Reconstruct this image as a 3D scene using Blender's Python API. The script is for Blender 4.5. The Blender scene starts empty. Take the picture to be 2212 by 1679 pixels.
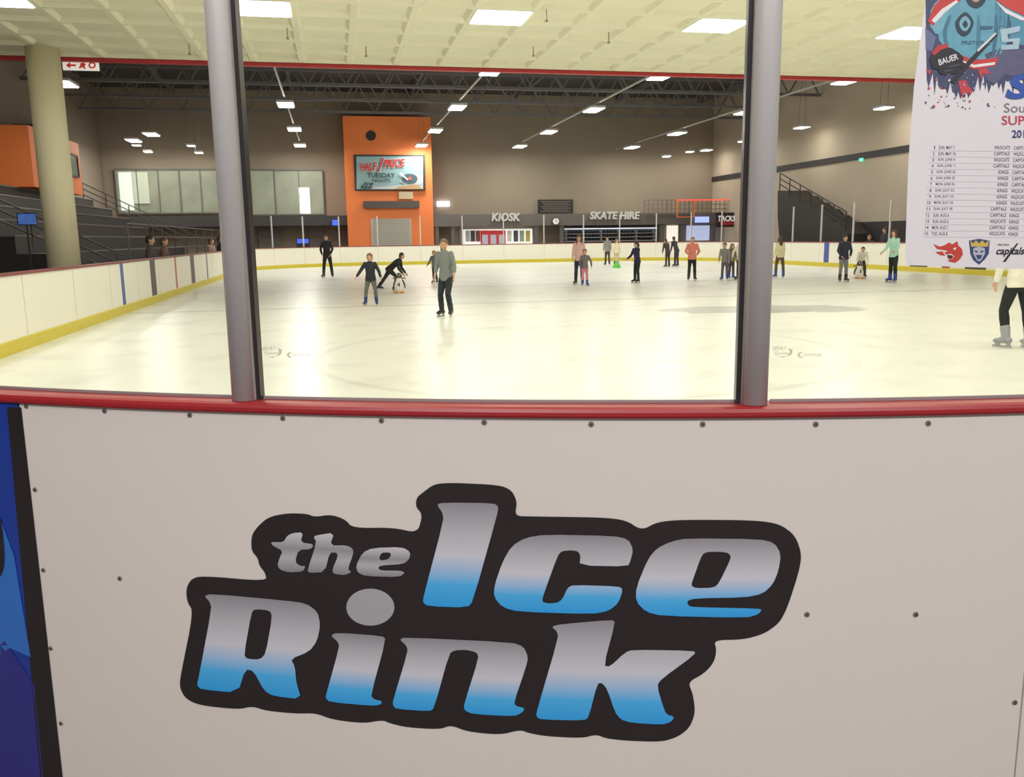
import bpy,bmesh,math,random
from mathutils import Vector,Matrix
random.seed(7)
S=bpy.context.scene
COL=S.collection
sin,cos,rad=math.sin,math.cos,math.radians
# ------------------------------------------------ camera model (solved from the vanishing points)
F=1850.;CX=1106.;CY=839.5
CAM=Vector((0,0,1.5))
th=rad(10.04);rho=rad(.77)
fw=Vector((0,cos(th),-sin(th)));u0=Vector((0,sin(th),cos(th)));r0=Vector((1,0,0))
rt=r0*cos(rho)-u0*sin(rho);up=u0*cos(rho)+r0*sin(rho)
cd=bpy.data.cameras.new('camera');cam=bpy.data.objects.new('camera',cd);COL.objects.link(cam)
m=Matrix.Identity(4)
for i in range(3):
    m[i][0]=rt[i];m[i][1]=up[i];m[i][2]=-fw[i];m[i][3]=CAM[i]
cam.matrix_world=m
cd.sensor_width=36;cd.lens=36*F/2212;cd.clip_end=300;cd.clip_start=.05
S.camera=cam
S.view_settings.view_transform='Standard'
S.view_settings.look='None'
S.view_settings.gamma=1.1
# building axes : u across the rink, v along the rink
PHI=rad(11.5)
U=Vector((cos(PHI),sin(PHI),0));V=Vector((-sin(PHI),cos(PHI),0));Z=Vector((0,0,1))
def L(a,b,z=0):return U*a+V*b+Z*z
def ray(x,y):return rt*((x-CX)/F)+up*((CY-y)/F)+fw
def on_z(x,y,z):
    d=ray(x,y);return CAM+d*((z-CAM.z)/d.z)
def pb(x,y,b):
    d=ray(x,y);return CAM+d*((b-CAM.dot(V))/d.dot(V))
def pa(x,y,a):
    d=ray(x,y);return CAM+d*((a-CAM.dot(U))/d.dot(U))
RC=6.9;CC=L(2.5,8.59)
def pc(x,y,r):
    d=ray(x,y);ox=CAM.x-CC.x;oy=CAM.y-CC.y
    A=d.x*d.x+d.y*d.y;B=2*(ox*d.x+oy*d.y);C=ox*ox+oy*oy-r*r
    t=(-B-math.sqrt(max(B*B-4*A*C,0)))/(2*A);return CAM+d*t
# ------------------------------------------------ materials
def lin(c):
    return tuple((v/255/12.92 if v/255<=.04045 else ((v/255+.055)/1.055)**2.4) for v in c[:3])+(1,)
MC={}
def M(name,c,rough=.6,metal=0,emit=0,noise=.06,scale=6,bump=0):
    if name in MC:return MC[name]
    mt=bpy.data.materials.new(name);mt.use_nodes=True;nt=mt.node_tree;N=nt.nodes;K=nt.links
    b=N['Principled BSDF'];col=lin(c)
    b.inputs['Roughness'].default_value=rough;b.inputs['Metallic'].default_value=metal
    tc=N.new('ShaderNodeTexCoord');nz=N.new('ShaderNodeTexNoise');nz.inputs['Scale'].default_value=scale
    nz.inputs['Detail'].default_value=3
    K.new(tc.outputs['Object'],nz.inputs['Vector'])
    mx=N.new('ShaderNodeMix');mx.data_type='RGBA'
    mx.inputs['A'].default_value=tuple(min(1,v*(1-noise)) for v in col[:3])+(1,)
    mx.inputs['B'].default_value=tuple(min(1,v*(1+noise)) for v in col[:3])+(1,)
    K.new(nz.outputs['Fac'],mx.inputs['Factor']);K.new(mx.outputs['Result'],b.inputs['Base Color'])
    if bump:
        bp=N.new('ShaderNodeBump');bp.inputs['Strength'].default_value=bump;K.new(nz.outputs['Fac'],bp.inputs['Height']);K.new(bp.outputs['Normal'],b.inputs['Normal'])
    if emit:
        b.inputs['Emission Color'].default_value=col;b.inputs['Emission Strength'].default_value=emit
    MC[name]=mt;return mt
def etchmat(name,c,alpha):
    if name in MC:return MC[name]
    mt=M(name,c,.6);mt.node_tree.nodes['Principled BSDF'].inputs['Alpha'].default_value=alpha;return mt
def gradmat(name,stops,rough=.3):
    if name in MC:return MC[name]
    mt=bpy.data.materials.new(name);mt.use_nodes=True;nt=mt.node_tree;N=nt.nodes;K=nt.links
    b=N['Principled BSDF'];b.inputs['Roughness'].default_value=rough
    tc=N.new('ShaderNodeTexCoord');sp=N.new('ShaderNodeSeparateXYZ');K.new(tc.outputs['Generated'],sp.inputs[0])
    cr=N.new('ShaderNodeValToRGB');K.new(sp.outputs['Z'],cr.inputs[0]);K.new(cr.outputs[0],b.inputs['Base Color'])
    e=cr.color_ramp.elements
    while len(e)<len(stops):e.new(.5)
    for i,(p,c) in enumerate(stops):
        e[i].position=p;e[i].color=lin(c)
    MC[name]=mt;return mt
# ------------------------------------------------ object helpers
WL={}
def obj(name,me,mat=None,parent=None,label=None,cat=None,group=None,kind=None,smooth=False,base=None):
    if me is not None and len(me.vertices):
        xs=[v.co for v in me.vertices]
        if base is None:
            mn=Vector([min(v[i] for v in xs) for i in range(3)]);mx=Vector([max(v[i] for v in xs) for i in range(3)])
            base=Vector(((mn.x+mx.x)/2,(mn.y+mx.y)/2,mn.z))
        me.transform(Matrix.Translation(-base))
        if smooth:
            for p in me.polygons:p.use_smooth=True
        if mat:
            me.materials.clear();me.materials.append(mat)
    o=bpy.data.objects.new(name,me);COL.objects.link(o)
    o.location=base;WL[o.name]=Vector(base)
    if parent:
        o.parent=parent;o.matrix_parent_inverse=Matrix.Translation(-WL[parent.name])
    if label:o['label']=label
    if cat:o['category']=cat
    if group:o['group']=group
    if kind:o['kind']=kind
    return o
def empty(name,base,**k):
    o=obj(name,None,base=Vector(base),**k);o.empty_display_size=.2;return o
def tomesh(bm,name='m'):
    me=bpy.data.meshes.new(name);bm.to_mesh(me);bm.free();return me
def hexa(bm,c):
    vs=[bm.verts.new(p) for p in c]
    for f in ((0,3,2,1),(4,5,6,7),(0,1,5,4),(1,2,6,5),(2,3,7,6),(3,0,4,7)):bm.faces.new([vs[i] for i in f])
def lb(bm,a0,a1,b0,b1,z0,z1):
    hexa(bm,[L(a0,b0,z0),L(a1,b0,z0),L(a1,b1,z0),L(a0,b1,z0),L(a0,b0,z1),L(a1,b0,z1),L(a1,b1,z1),L(a0,b1,z1)])
def box(name,a0,a1,b0,b1,z0,z1,mat,bev=0,**k):
    bm=bmesh.new();lb(bm,a0,a1,b0,b1,z0,z1)
    if bev:bmesh.ops.bevel(bm,geom=bm.edges[:],offset=bev,segments=2,affect='EDGES')
    return obj(name,tomesh(bm),mat,**k)
def rpx(x0,y0,x1,y1,b):
    p=pb(x0,y1,b);q=pb(x1,y0,b)
    return p.dot(U),q.dot(U),p.z,q.z
def boxpx(name,x0,y0,x1,y1,b,dep,mat,ground=False,**k):
    a0,a1,z0,z1=rpx(x0,y0,x1,y1,b)
    if ground:z0=FL
    return box(name,a0,a1,b,b+dep,z0,z1,mat,**k)
def chaikin(p,n=1):
    for _ in range(n):
        q=[]
        for i in range(len(p)):
            a=p[i];b=p[(i+1)%len(p)]
            q.append((a[0]*.78+b[0]*.22,a[1]*.78+b[1]*.22));q.append((a[0]*.22+b[0]*.78,a[1]*.22+b[1]*.78))
        p=q
    return p
def artmesh(loops,mp,grid=0):
    bm=bmesh.new()
    for lp in loops:
        vs=[bm.verts.new((x,y,0)) for x,y in lp]
        for i in range(len(vs)):bm.edges.new((vs[i],vs[(i+1)%len(vs)]))
    bmesh.ops.triangle_fill(bm,edges=bm.edges[:],use_beauty=True,use_dissolve=False)
    if grid:
        xs=[v.co.x for v in bm.verts];x=math.floor(min(xs)/grid)*grid+grid
        while x<max(xs):
            bmesh.ops.bisect_plane(bm,geom=bm.verts[:]+bm.edges[:]+bm.faces[:],plane_co=(x,0,0),plane_no=(1,0,0));x+=grid
    for v in bm.verts:v.co=mp(v.co.x,v.co.y)
    bm.normal_update()
    for f in bm.faces:
        if f.normal.dot(CAM-f.calc_center_median())<0:f.normal_flip()
    return tomesh(bm)
def art(name,loops,mp,mat,grid=0,**k):
    return obj(name,artmesh(loops,mp,grid),mat,**k)
def textgeo(s,x0,y0,x1,y1,shear=0,bold=0,rot=0):
    c=bpy.data.curves.new('t','FONT');c.body=s;c.offset=bold;c.resolution_u=3
    o=bpy.data.objects.new('t',c);COL.objects.link(o);bpy.context.view_layer.update()
    me=bpy.data.meshes.new_from_object(o.evaluated_get(bpy.context.evaluated_depsgraph_get()))
    bpy.data.objects.remove(o)
    vs=[(v.co.x+shear*v.co.y,v.co.y) for v in me.vertices];fs=[tuple(p.vertices) for p in me.polygons]
    bpy.data.meshes.remove(me)
    xa=min(v[0] for v in vs);xb=max(v[0] for v in vs);ya=min(v[1] for v in vs);yb=max(v[1] for v in vs)
    out=[];mx_,my_=(x0+x1)/2,(y0+y1)/2
    for x,y in vs:
        X=x0+(x-xa)/(xb-xa)*(x1-x0);Y=y1-(y-ya)/(yb-ya)*(y1-y0)
        if rot:
            dx,dy=X-mx_,Y-my_;X=mx_+dx*cos(rot)-dy*sin(rot);Y=my_+dx*sin(rot)+dy*cos(rot)
        out.append((X,Y))
    return out,fs
def text(name,items,mp,mat,thick=0,**k):
    V_=[];F_=[]
    for it in items:
        v,f=textgeo(*it);n=len(V_);V_+=v;F_+=[tuple(i+n for i in q) for q in f]
    me=bpy.data.meshes.new('t');me.from_pydata([mp(x,y) for x,y in V_],[],F_)
    o=obj(name,me,mat,**k)
    if thick:
        sm=o.modifiers.new('s','SOLIDIFY');sm.thickness=thick;sm.offset=0
    return o
def sweep(pts,nrm,prof):
    bm=bmesh.new();R=[]
    for p,n in zip(pts,nrm):R.append([bm.verts.new(p+n*o+Z*z) for o,z in prof])
    k=len(prof)
    for i in range(len(R)-1):
        for j in range(k):bm.faces.new((R[i][j],R[i][(j+1)%k],R[i+1][(j+1)%k],R[i+1][j]))
    bm.faces.new(R[0]);bm.faces.new(R[-1][::-1])
    bmesh.ops.recalc_face_normals(bm,faces=bm.faces[:])
    return tomesh(bm)
FL=-.3
# ------------------------------------------------ room shell
m_wall=M('wall_paint_taupe',(144,131,114),.8,noise=.08,scale=.5)
m_wallr=M('wall_paint_beige',(178,165,146),.8,noise=.08,scale=.5)
m_dark=M('dark_paint',(40,37,38),.6)
m_roof=M('roof_sheet_dark',(62,59,60),.8)
m_floor=M('rubber_floor',(80,76,76),.8)
box('floor',-16,30,-8,58,FL-.2,FL,m_floor,kind='structure')
box('wall_back',-14,27,57,57.3,FL,10.6,m_wall,kind='structure')
box('wall_left',-13.7,-13.4,-8,57,FL,10.6,M('wall_paint_brown',(124,112,98),.8),kind='structure')
box('wall_right',26,26.3,-8,57,FL,10.6,m_wallr,kind='structure')
box('ceiling.001',-13.7,26.3,23.5,57.3,10.6,10.8,m_roof,kind='structure')
# coffered ceiling
PIT=1.175;CE=18.1+4*PIT+PIT/2
m_ceil=M('coffered_ceiling_white',(240,235,208),.8,noise=.03)
bm=bmesh.new();na=34;nb=26;a_s=3.55+PIT/2-15*PIT;zc=5.9
for i in range(na):
    for j in range(nb):
        a0=a_s+i*PIT;b0=CE-(j+1)*PIT;w=.06;t=.13
        def rg(o,z):return [bm.verts.new(L(a0+o,b0+o,z)),bm.verts.new(L(a0+PIT-o,b0+o,z)),bm.verts.new(L(a0+PIT-o,b0+PIT-o,z)),bm.verts.new(L(a0+o,b0+PIT-o,z))]
        r1=rg(0,zc);r2=rg(w,zc);r3=rg(t,zc+.09)
        for q in range(4):
            bm.faces.new((r1[q],r2[q],r2[(q+1)%4],r1[(q+1)%4]));bm.faces.new((r2[q],r3[q],r3[(q+1)%4],r2[(q+1)%4]))
        bm.faces.new(r3[::-1])
lb(bm,-13.4,26,CE-.05,CE,zc,10.6)
obj('ceiling',tomesh(bm),m_ceil,kind='structure')
m_red=M('red_trim',(180,34,38),.5)
box('trim_1',-13.4,26,CE-.02,CE+.12,zc-.09,zc+.04,m_red,kind='structure')
# ceiling lights
m_tro=M('troffer_diffuser',(255,253,242),.5,emit=17.5,noise=0)
m_tf=M('troffer_frame',(230,228,215),.5)
for jb,b in enumerate((18.1,13.4,8.7,4.0)):  # rows past the first are unseen, added to light the near ice
    for i in range(-2,4):
        a=3.55+4.7*i
        fr=box('ceiling_light',a-.58,a+.58,b-.58,b+.58,zc-.015,zc+.02,m_tf,label='square recessed fluorescent panel in the coffered ceiling',cat='ceiling light',group='square ceiling lights')
        box('diffuser',a-.53,a+.53,b-.53,b+.53,zc-.03,zc-.016,m_tro,parent=fr)
# sprinkler droppers on ceiling
for (x,y) in ((408,95),(790,100),(1152,100),(620,60),(1315,70),(1180,20)):
    p=on_z(x,y,zc);bm=bmesh.new()
    bmesh.ops.create_cone(bm,cap_ends=True,segments=8,radius1=.012,radius2=.012,depth=.2,matrix=Matrix.Translation(p-Z*.1))
    bmesh.ops.create_cone(bm,cap_ends=True,segments=8,radius1=.04,radius2=.02,depth=.04,matrix=Matrix.Translation(p-Z*.21))
    obj('ceiling_sprinkler',tomesh(bm),M('sprinkler_metal',(150,140,120),.4,.5),label='small metal sprinkler dropper under the coffered ceiling',cat='sprinkler',group='ceiling sprinklers')
# ------------------------------------------------ trusses
m_tr=M('truss_steel',(104,101,106),.6)
def strut(bm,p,q,w):
    d=(q-p).normalized();s=d.cross(V)
    if s.length<.1:s=d.cross(Z)
    s.normalize();t=d.cross(s).normalized()
    c=[]
    for e in (p,q):
        for i,j in ((-1,-1),(1,-1),(1,1),(-1,1)):c.append(e+s*i*w/2+t*j*w/2)
    hexa(bm,c)
for n,b in enumerate((30,34.5,39,43.5,48,52.5)):
    bm=bmesh.new();z0,z1=8.75,10.2
    strut(bm,L(-13.3,b,z1),L(25.9,b,z1),.14);strut(bm,L(-13.3,b,z0),L(25.9,b,z0),.14)
    k=22
    for i in range(k):
        a0=-13.2+i*39/k;am=a0+39/k/2;a1=a0+39/k
        strut(bm,L(a0,b,z0),L(am,b,z1),.07);strut(bm,L(am,b,z1),L(a1,b,z0),.07)
    obj('roof_truss',tomesh(bm),m_tr,label='grey steel lattice roof truss spanning the rink hall',cat='roof truss',group='roof trusses')
for a in (-9,-2,5.2,12,19,25):
    box('trim_2' if a==-9 else 'trim_2.001',a-.06,a+.06,CE+.1,57,10.3,10.6,m_tr,kind='structure')
# hanging hall lights
m_hb=M('lamp_diffuser',(255,251,238),.5,emit=84,noise=0)
m_hbh=M('lamp_housing',(200,200,200),.4,.3)
def bay(a,b,z=7.0,w=.3,d=.65,e=None):
    h=box('high_bay_light',a-w-.04,a+w+.04,b-d-.03,b+d+.03,z,z+.1,m_hbh,label='rectangular suspended light fitting glowing above the ice',cat='hanging light',group='suspended hall lights')
    box('diffuser',a-w,a+w,b-d,b+d,z-.03,z-.001,e or m_hb,parent=h)
    bm=bmesh.new()
    for s in (-.4,.4):strut(bm,L(a+s*.5,b,z+.1),L(a+s*.2,b,10.59),.012)
    obj('suspension_cable',tomesh(bm),m_tr,parent=h)
for a,bs in ((-1.65,(38,46.2,53.9)),(5.5,(29.8,38,46.2,53.4)),(11.6,(29.9,38,46.2,53.6)),(18.9,(29.9,38,46.2,53.6)),(-9,(34,49)),(-10.5,(52,))):
    for b in bs:bay(a,b)
    if len(bs)>2:box('cable_conduit',a-.03,a+.03,CE+2,54.4 if a<10 else 56.8,7.18,7.24,M('conduit_grey',(180,178,172),.5),label='thin straight conduit carrying a row of hanging lights',cat='conduit',group='lighting conduits')
m_wl=M('wall_lamp_diffuser',(255,245,228),.5,emit=45,noise=0)
for b in (30,36,43,49.5,55):bay(24.6,b,7.0,.25,.4,m_wl)
for x,y in ((295,314),(320,328),(413,315),(430,330),(1440,338),(1490,328)):
    p=pb(x,y,55);bay(p.dot(U),55,p.z,.2,.25,m_wl)
# ------------------------------------------------ ice
def rr(a0,a1,b0,b1,R,n=16):
    pts=[]
    for ca,cb,s in ((a0+R,b0+R,180),(a1-R,b0+R,270),(a1-R,b1-R,0),(a0+R,b1-R,90)):
        for i in range(n+1):
            t=rad(s+90*i/n);pts.append((ca+R*cos(t),cb+R*sin(t)))
    return pts
mi=M('ice_surface',(240,242,229),.3,noise=.03,scale=.35)
nt=mi.node_tree;N=nt.nodes;K=nt.links;bs_=N['Principled BSDF']
geo=N.new('ShaderNodeNewGeometry')
def dotn(vec,off):
    d=N.new('ShaderNodeVectorMath');d.operation='DOT_PRODUCT';d.inputs[1].default_value=vec;K.new(geo.outputs['Position'],d.inputs[0])
    s=N.new('ShaderNodeMath');s.operation='SUBTRACT';s.inputs[1].default_value=off;K.new(d.outputs['Value'],s.inputs[0]);return s
def mth(op,a,b=None):
    n=N.new('ShaderNodeMath');n.operation=op
    K.new(a.outputs[0],n.inputs[0])
    if b is not None:
        if isinstance(b,(int,float)):n.inputs[1].default_value=b
        else:K.new(b.outputs[0],n.inputs[1])
    return n
def band(sn,w,k=1.6):
    a=mth('ABSOLUTE',sn);n=N.new('ShaderNodeMapRange');n.inputs['From Min'].default_value=w;n.inputs['From Max'].default_value=w*k
    n.inputs['To Min'].default_value=1;n.inputs['To Max'].default_value=0;K.new(a.outputs[0],n.inputs['Value']);return n
l1=band(dotn(V,19.6),.12);l2=band(dotn(V,26.5),.22);l3=band(dotn(V,33),.25)
pp=on_z(1650,668,0)
dx=dotn(Vector((1,0,0)),pp.x);dy=dotn(Vector((0,1,0)),pp.y)
wob=N.new('ShaderNodeTexNoise');wob.inputs['Scale'].default_value=1.6;wob.inputs['Detail'].default_value=5;K.new(geo.outputs['Position'],wob.inputs['Vector'])
e=mth('ADD',mth('POWER',mth('ABSOLUTE',mth('DIVIDE',dx,2.3)),2),mth('POWER',mth('ABSOLUTE',mth('DIVIDE',dy,.95)),2))
e=mth('ADD',e,mth('MULTIPLY',mth('SUBTRACT',wob,.5),1.6))
pat=band(e,.75,1.25)
# faded face-off circle lines
ppc=on_z(1250,760,0)
cx_=dotn(Vector((1,0,0)),ppc.x);cy_=dotn(Vector((0,1,0)),ppc.y)
rad_=mth('SQRT',mth('ADD',mth('MULTIPLY',cx_,cx_),mth('MULTIPLY',cy_,cy_)))
c1=band(mth('SUBTRACT',rad_,3.4),.05)
tot=mth('ADD',mth('MULTIPLY',l1,.32),mth('ADD',mth('MULTIPLY',l2,.18),mth('MULTIPLY',pat,.5)))
tot=mth('ADD',tot,mth('ADD',mth('MULTIPLY',l3,.14),mth('MULTIPLY',c1,.15)))
wv=N.new('ShaderNodeTexNoise');wv.inputs['Scale'].default_value=1.1;wv.inputs['Detail'].default_value=8;K.new(geo.outputs['Position'],wv.inputs['Vector'])
sc=N.new('ShaderNodeMapRange');sc.inputs['From Min'].default_value=.5;sc.inputs['From Max'].default_value=.75;sc.inputs['To Max'].default_value=.2;K.new(wv.outputs['Fac'],sc.inputs['Value'])
tot=mth('ADD',tot,sc)
mxx=N.new('ShaderNodeMix');mxx.data_type='RGBA';mxx.inputs['B'].default_value=lin((110,108,108))
src=bs_.inputs['Base Color'].links[0].from_socket
K.new(src,mxx.inputs['A']);K.new(tot.outputs[0],mxx.inputs['Factor']);K.new(mxx.outputs['Result'],bs_.inputs['Base Color'])
bm=bmesh.new();vs=[bm.verts.new(L(a,b,0)) for a,b in rr(-4.385,21.585,1.705,50.085,6.9)]
f=bm.faces.new(vs);r=bmesh.ops.extrude_face_region(bm,geom=[f])
for v in r['geom']:
    if isinstance(v,bmesh.types.BMVert):v.co.z=FL
bmesh.ops.recalc_face_normals(bm,faces=bm.faces[:])
obj('ice_sheet',tomesh(bm),mi,label='smooth cream-white skating ice filling the rink',cat='ice')
# ------------------------------------------------ dasher board ring
m_board=M('board_white',(240,236,220),.4,noise=.03,scale=1)
m_kick=M('kick_yellow',(208,190,46),.5)
m_cap=M('cap_dark_red',(120,45,45),.5)
m_post=M('post_aluminium',(196,194,190),.45,.1)
path=[]
def straight(a0,b0,a1,b1,na_,nb_):
    n=max(1,round(math.hypot(a1-a0,b1-b0)/2.4))
    for i in range(n):
        s,t=i/n,(i+1)/n
        path.append(([L(a0+(a1-a0)*s,b0+(b1-b0)*s),L(a0+(a1-a0)*t,b0+(b1-b0)*t)],[L(na_,nb_)]*2))
def corner(ca,cb,t0,t1,n=5,R=6.9):
    for i in range(n):
        P=[];Q=[]
        for k in range(6):
            t=rad(t0+(t1-t0)*(i+k/5)/n);P.append(L(ca+R*cos(t),cb+R*sin(t)));Q.append(L(cos(t),sin(t)))
        path.append((P,Q))
straight(-4.4,8.59,-4.4,43.2,-1,0);nl=len(path)
corner(2.5,43.2,180,90)
straight(2.5,50.1,14.7,50.1,0,1)
corner(14.7,43.2,90,0)
straight(21.6,43.2,21.6,8.59,1,0)
nring=len(path)
corner(14.7,8.59,0,-90)
straight(14.7,1.69,2.5,1.69,0,-1)
m_cream=M('board_seam',(200,190,170),.6)
for i,(P,Q) in enumerate(path):
    e=obj('dasher_board',sweep(P,Q,[(0,FL),(.12,FL),(.12,1.06),(0,1.06)]),m_board,label='white rink barrier board with yellow kick strip',cat='rink board',group='rink barrier boards')
    obj('kick_strip',sweep(P,Q,[(-.015,.0),(0,.0),(0,.19),(-.015,.17)]),m_kick,parent=e)
    obj('cap_rail',sweep(P,Q,[(-.02,1.061),(.14,1.061),(.14,1.1),(-.02,1.1)]),m_cap,parent=e)
    n=Q[0];t=Z.cross(n)
    bm=bmesh.new();p=P[0];hexa(bm,[p-n*.003+t*s*.008+Z*z for k,(s,z) in enumerate(((-1,.2),(1,.2),(1,1.05),(-1,1.05)))]+[p+t*s*.008+Z*z for s,z in ((-1,.2),(1,.2),(1,1.05),(-1,1.05))])
    obj('panel_seam',tomesh(bm),m_cream,parent=e)
    if nl<=i<nring:
        bm=bmesh.new();p=P[0]+n*.06
        hexa(bm,[p+t*s*.03+n*q*.03+Z*1.1 for s,q in ((-1,-1),(1,-1),(1,1),(-1,1))]+[p+t*s*.03+n*q*.03+Z*2.75 for s,q in ((-1,-1),(1,-1),(1,1),(-1,1))])
        obj('support_post',tomesh(bm),m_post,label='slim aluminium upright between glass panes on the barrier',cat='support post',group='far barrier posts')
# painted lines on the side boards
def boardline(x,yt,yb,a,c,w=.12,side=1):
    p=pa(x,(yt+yb)/2,a);b=p.dot(V)
    host=min((o for o in bpy.data.objects if o.name.startswith('dasher_board')),key=lambda o:(WL[o.name]-p).length)
    nm='line_'+c
    cols={'blue':(60,80,160),'black':(60,55,55),'orange':(190,100,70),'red':(180,40,50),'grey':(120,115,110)}
    bm=bmesh.new();lb(bm,a,a+.004*side,b-w,b+w,.19,1.06);obj('painted_line',tomesh(bm),M(nm,cols[c],.5),parent=host)
boardline(265,560,660,-4.4,'blue',.13);boardline(331,552,640,-4.4,'black',.3);boardline(380,548,625,-4.4,'orange',.12);boardline(416,545,612,-4.4,'black',.35);boardline(447,542,600,-4.4,'grey',.15)
boardline(1785,525,575,21.6,'blue',.2,-1);boardline(1985,535,580,21.6,'black',.5,-1);boardline(2044,540,590,21.6,'red',.2,-1);boardline(2108,540,590,21.6,'black',.5,-1)
# ------------------------------------------------ near barrier
m_panel=M('panel_gloss_white',(222,214,207),.15,noise=.03,scale=1.5)
m_rail=M('rail_red',(156,28,34),.4,noise=.08,scale=9)
m_black=M('vinyl_black',(38,32,34),.25,noise=.12)
PW=.043
def wang(p):return math.degrees(math.atan2(p.y-CC.y,p.x-CC.x))
tl=wang(pc(42,890,RC+PW));tr=wang(pc(2209,1500,RC+PW))
dt=tr-tl
def arcpts(t0,t1,n=20):
    P=[];Q=[]
    for i in range(n+1):
        t=rad(t0+(t1-t0)*i/n);q=Vector((cos(t),sin(t),0));P.append(CC+q*RC);Q.append(q)
    return P,Q
rail_prof=[(-.035,1.072),(-.035,1.094),(-.028,1.1),(.046,1.1),(.055,1.096),(.058,1.088),(.058,1.080),(.054,1.074)]
def nearboard(t0,t1,mat,label):
    P,Q=arcpts(t0,t1,40)
    e=empty('dasher_board',(P[10]+Q[10]*.02)+Z*FL,label=label,cat='rink board')
    obj('core_panel',sweep(P,Q,[(0,FL),(PW-.015,FL),(PW-.015,1.07),(0,1.07)]),m_board,parent=e)
    g=.02
    P2,Q2=arcpts(t0+g,t1-g,40)
    fp=obj('facing_panel',sweep(P2,Q2,[(PW-.014,-.13),(PW,-.13),(PW,1.0735),(PW-.014,1.0735)]),mat,parent=e)
    obj('cap_rail',sweep(P,Q,rail_prof),m_rail,parent=e,smooth=False,label='red plastic cap rail')
    obj('kick_strip',sweep(P,Q,[(PW-.014,FL),(PW+.014,FL),(PW+.014,-.14),(PW-.014,-.131)]),m_rail,parent=e,label='red kick strip')
    return e,fp
m_blue=M('panel_blue',(28,56,150),.25,noise=.1,scale=2)
EM,FP=nearboard(tl,tr,m_panel,'glossy white barrier board with black and blue lettered logo')
EB,FB=nearboard(tl-dt,tl,m_blue,'blue printed barrier board with black edge')
nearboard(tl-2*dt,tl-dt,m_panel,'plain white curved barrier board')
nearboard(-168.5,tl-2*dt,m_panel,'plain white curved barrier board')
nearboard(tr,-78.5,m_panel,'plain white curved barrier board')
mp1=lambda x,y:pc(x,y,RC+PW+.0018)
mp2=lambda x,y:pc(x,y,RC+PW+.0035)
sil=[(915,1063),(938,1046),(975,1043),(1080,1048),(1106,1060),(1117,1085),(1112,1115),(1150,1116),(1300,1118),(1352,1124),(1386,1146),(1420,1128),(1470,1123),(1630,1124),(1684,1132),(1718,1157),(1732,1198),(1726,1235),(1702,1310),(1684,1346),(1650,1370),(1605,1382),(1542,1383),(1548,1405),(1542,1432),(1520,1456),(1486,1474),(1497,1500),(1502,1540),(1490,1572),(1465,1592),(1430,1603),(1360,1601),(1310,1596),(1288,1587),(1258,1595),(1180,1591),(1142,1584),(1124,1577),(1080,1588),(1010,1581),(974,1567),(950,1576),(880,1572),(842,1563),(827,1556),(785,1563),(718,1555),(682,1541),(640,1542),(575,1536),(545,1526),(515,1533),(430,1524),(400,1509),(388,1485),(390,1460),(418,1322),(404,1300),(402,1272),(412,1252),(435,1244),(576,1256),(573,1238),(560,1222),(557,1206),(543,1190),(543,1158),(556,1138),(580,1117),(620,1109),(662,1110),(680,1117),(715,1112),(745,1122),(762,1141),(850,1140),(902,1152),(913,1112),(898,1095),(900,1075)]
DEC=art('logo_backing',[chaikin(sil,2)],mp1,m_black,25,parent=FP,label='black outline of the logo')
m_letter=gradmat('letter_gradient',[(0,(44,156,232)),(.22,(72,174,238)),(.5,(205,205,216)),(.72,(184,182,190)),(1,(140,137,145))])
m_letterg=gradmat('letter_grey',[(0,(130,128,132)),(.35,(180,178,182)),(.6,(146,143,148)),(1,(205,203,207))])
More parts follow.
